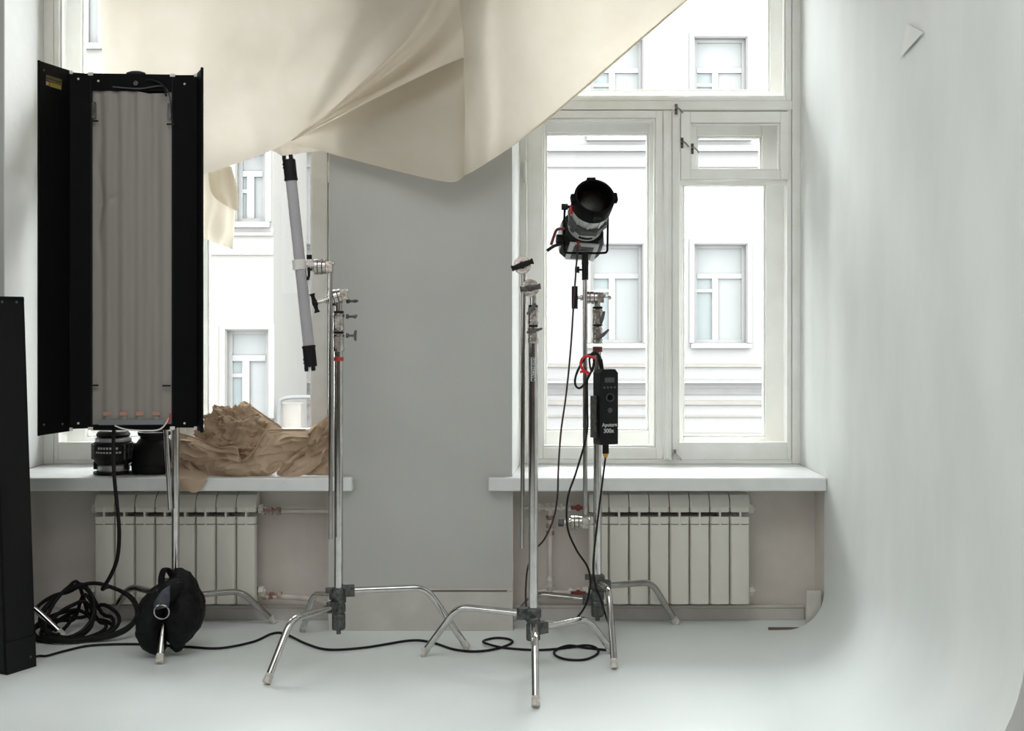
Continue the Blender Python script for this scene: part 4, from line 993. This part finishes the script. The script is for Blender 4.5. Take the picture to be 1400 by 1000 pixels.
# red release lever and red bracket
b = MB(); b.tube([S @ V((-.078, -.02, -.2)), S @ V((-.105, -.02, -.21)), S @ V((-.112, -.03, -.24)), S @ V((-.12, -.055, -.265))], .0055, 8); b.build('red_lever', M['redval'], sl)
b = MB(); b.box((-.076, -.02, -.10), (-.066, .01, -.075), S); b.build('red_latch', M['redv'], sl, bevel=.001)
b = MB(); b.tube([S @ V((-.08, -.05, -.26)), S @ V((-.11, -.062, -.262)), S @ V((-.135, -.08, -.27))], .006, 8); b.cyl(S @ V((-.078, -.03, -.26)), S @ V((-.1, -.03, -.26)), .018, n=14); b.build('tilt_lock', M['black'], sl)
# yoke
YY = YG
pts = [P(772.5, 283, YY), P(771.5, 300, YY), P(771.5, 338, YY), P(772.5, 344, YY), P(777, 346, YY), P(800, 346.5, YY), P(825, 346, YY), P(829.5, 344, YY), P(830.5, 338, YY), P(831, 300, YY), P(830.5, 281, YY)]
b = MB(); b.tube(pts, .0042, 8, 3); b.build('yoke', M['blackm'], sl)
for px in (772, 831):
    b = MB(); c_ = P(px, 283, YY); b.cyl(c_-V((.012, 0, 0)), c_+V((.012, 0, 0)), .012, n=14); b.build('pivot', M['black'], sl)
b = MB(); b.cyl(P(770, 283, YY), P(832, 283, YY), .006, n=8); b.build('pivot_bar', M['blackm'], sl)
b = MB(); b.cyl(P(800, 383, YG), P(800, 345, YG), .0125, n=16); b.cyl(P(800, 362, YG), P(800, 358, YG), .0135, n=16); b.build('spigot', M['black'], sl)
b = MB(); b.cyl(P(798, 369, YG), P(789, 369, YG), .004, n=8); b.cyl(P(792, 369, YG), P(786, 369, YG), .014, .010, n=10); b.build('spigot_knob', M['black'], sl)
b = MB(); b.cyl(P(790, 337, YG-.02), P(790, 330, YG-.02), .012, n=10); b.build('cable_plug', M['redval'], sl)

# ------------------------------------------------------------------ control box hanging on stand 3
YB_ = 4.60; rot = Matrix.Rotation(.42, 4, 'Z')
cb = P(828, 556, YB_); T = Matrix.Translation(cb) @ rot
bx = thing('power_box', P(828, 608, YB_), 'black lamp control box with dials hanging on the spotlight stand', 'control box')
w_, h_, d_ = .037, .139, .03
b = MB(); b.add([(-w_, -d_, -h_), (w_, -d_, -h_), (w_, -d_, h_-.014), (w_-.012, -d_, h_), (-w_+.012, -d_, h_), (-w_, -d_, h_-.014), (-w_, d_, -h_), (w_, d_, -h_), (w_, d_, h_-.014), (w_-.012, d_, h_), (-w_+.012, d_, h_), (-w_, d_, h_-.014)],
                [(0, 1, 2, 3, 4, 5), (11, 10, 9, 8, 7, 6)]+[(i, (i+1) % 6+0 if False else (i+1) % 6, (i+1) % 6+6, i+6) for i in range(6)], False, T)
b.build('case', M['black'], bx, bevel=.003)
FR = (rot.to_3x3() @ RX)
b = MB(); b.box((-.02, -d_-.001, .09), (.02, -d_+.001, .108), T); b.build('display', M['grey'], bx)
for k in range(4):
    b = MB(); b.cyl(T @ V((-.022+k*.0145, -d_, .072)), T @ V((-.022+k*.0145, -d_-.002, .072)), .0045, n=10); b.build('button', M['grey'], bx)
b = MB(); b.lathe([(.012, 0), (.016, 0), (.016, .006), (.012, .006)], 24, T @ Matrix.Translation((0, -d_, .035)) @ Matrix.Rotation(R90, 4, 'X'), closed=True); b.build('dial_ring', M['grey'], bx)
b = MB(); b.cyl(T @ V((0, -d_, .035)), T @ V((0, -d_-.01, .035)), .010, n=18); b.build('dial', M['blackm'], bx)
b = MB(); b.cyl(T @ V((0, -d_, -.012)), T @ V((0, -d_-.006, -.012)), .009, n=16); b.build('small_dial', M['grey'], bx)
text('Aputure', .0185, T @ V((0, -d_-.0012, -.066)), FR, M['txt'], bx, bold=True)
text('300x', .0215, T @ V((-.004, -d_-.0012, -.088)), FR, M['txt'], bx, bold=True)
for z in (.02, -.06, -.1):
    for sx in (-1, 1):
        b = MB(); b.cbox((sx*(w_+.004), .005, z), (.012, .022, .022), T); b.build('clamp_lug', M['cast'], bx, bevel=.002)
b = MB(); b.box((-w_-.012, -.01, -.115), (-w_-.004, .03, .04), T); b.build('bracket', M['cast'], bx, bevel=.002)
b = MB(); b.cyl(T @ V((0, 0, -h_)), T @ V((0, 0, -h_-.035)), .012, n=12); b.build('connector', M['rubber'], bx)
b = MB(); b.cyl(T @ V((0, 0, -h_-.035)), T @ V((0, 0, -h_-.05)), .011, .006, n=12); b.build('cable_gland', M['orange'], bx)
b = MB(); b.tube([P(822, 506, YB_), P(820, 496, YB_), P(818, 486, YB_-.01), P(811, 483, YB_-.02), P(806, 490, YB_-.02)], .006, 8); b.build('hanging_strap', M['rubber'], bx)

# ------------------------------------------------------------------ cables
def cable(pts, r, m, label, name='cable'):
    b = MB(); b.tube(pts, r, 8, 8); return b.build(name, M[m], label=label, cat='cable')
loopc = P(799, 508, YB_-.03)
lp = []
for k in range(26):
    a = k*.5; sx = .034+.004*math.sin(k); lp.append(loopc+V((math.cos(a)*sx*.75+math.sin(a)*.02, -.012*math.cos(a*.23), math.sin(a)*.062+.0)))
cable([P(824, 505, YB_), P(822, 492, YB_-.01), P(815, 484, YB_-.02), P(806, 490, YB_-.03)]+lp+[P(803, 520, YB_), P(803, 560, YB_+.02), P(802, 595, YB_+.02), P(788, 645, YB_+.02), P(776, 682, YB_+.02), P(776, 722, YB_), P(788, 752, YB_), P(803, 775, YB_), P(807, 795, YB_-.01), P(804, 818, YB_-.02), P(796, 836, YB_), P(782, 850, YB_), F(762, 859)+V((0, 0, .01)), F(742, 861)+V((0, 0, .004))],
      .0038, 'rubber', 'coiled black cable looping beside the control box and down to the floor')
b = MB(); b.open = True
b.tube([P(813, 490, YB_-.06), P(803, 487, YB_-.07), P(796, 491, YB_-.07), P(794, 499, YB_-.07), P(798, 507, YB_-.07), P(805, 511, YB_-.07), P(801, 508, YB_-.072), P(793, 509, YB_-.07)], .0048, 8, 6)
b.build('cable_strap', M['redv'], label='bright red strap tied round the coiled cable', cat='strap')
cable([P(790, 333, YG-.02), P(789, 350, YG-.03), P(787.5, 369, YG-.03), P(784, 420, YG-.06), P(780, 480, YG-.06), P(774, 540, YG-.06), P(767, 590, YG-.06), P(763.5, 640, YG-.06), P(762, 680, YG-.06), P(756, 712, YG-.07), P(744, 738, YG-.06), P(732, 752, YG-.04), P(722, 775, YG-.02), P(719, 800, YG), P(719, 825, YG), P(722, 850, YG), F(726, 868)+V((0, 0, .006)), F(735, 872)+V((0, 0, .004))],
      .0034, 'wine', 'dark red and black cable dropping from the spotlight head')
cable([T @ V((0, 0, -h_-.045)), P(826, 640, YB_), P(821, 680, YB_), P(815, 730, YB_-.02), P(811, 775, YB_-.05), P(814, 800, YB_-.06), P(822, 822, YB_-.05), P(829, 845, YB_-.02), F(834, 866)+V((0, 0, .02)), F(836, 880)+V((0, 0, .005)), F(828, 888)+V((0, 0, .005))],
      .0036, 'rubber', 'black power cable hanging from the underside of the control box')
fl = [(20, 908), (51, 899.5), (64, 899), (90, 892), (127, 884.5), (193, 883), (255, 886.5), (300, 888.5), (345, 880), (372, 868.5), (390, 869), (420, 883), (450, 890.5), (500, 887.5), (560, 878), (590, 880.5), (620, 890), (650, 893), (680, 889), (700, 881), (695, 876), (678, 874.5), (662, 878), (664, 884), (690, 888), (735, 891), (775, 888), (800, 884.5), (815, 888), (817, 896), (800, 904), (775, 904), (759, 898), (760, 891), (778, 887), (800, 888), (829, 891)]
pts = []
for k, q_ in enumerate(fl):
    pts.append(F(*q_)+V((0, 0, .005+(.006 if k in (23, 34) else 0))))
cable(pts, .0045, 'rubber', 'long thin black cable winding across the white floor')
# thick cable with its coil
cc_ = V((Xp(118, 4.84), 4.84, 0)); pts = [P(156, 575, 4.72), P(155, 610, 4.72), P(156, 650, 4.72), P(160, 690, 4.72), P(163, 730, 4.74), P(160, 765, 4.76), P(150, 790, 4.78), P(140, 806, 4.8)]
random.seed(3)
NL = 9
for k in range(NL*14):
    a = 1.2-k*2*math.pi/14; lp_ = k/14
    rx = .185-.012*lp_+.02*math.sin(lp_*2.1); ry = .12; ox = .03*math.sin(lp_*1.7)-.01*lp_
    tl_ = [.175, .16, .06, .03, .10, .02, .14, .17, .05][int(lp_)]
    z = .009+.006*(lp_ % 2)+tl_*(.5+.5*math.sin(a))**1.3
    pts.append(V((cc_.x+ox+rx*math.cos(a), cc_.y-.005+ry*math.sin(a)*(1 if tl_ < .1 else .75), z)))
pts += [V((cc_.x-.1, cc_.y-.06, .012)), V((cc_.x-.2, cc_.y-.08, .009)), V((cc_.x-.3, cc_.y-.04, .009))]
b = MB(); b.tube(pts, .0075, 8, 4); b.build('power_cable', M['rubber'], label='thick black cable hanging from the light bank and coiled on the floor', cat='cable')
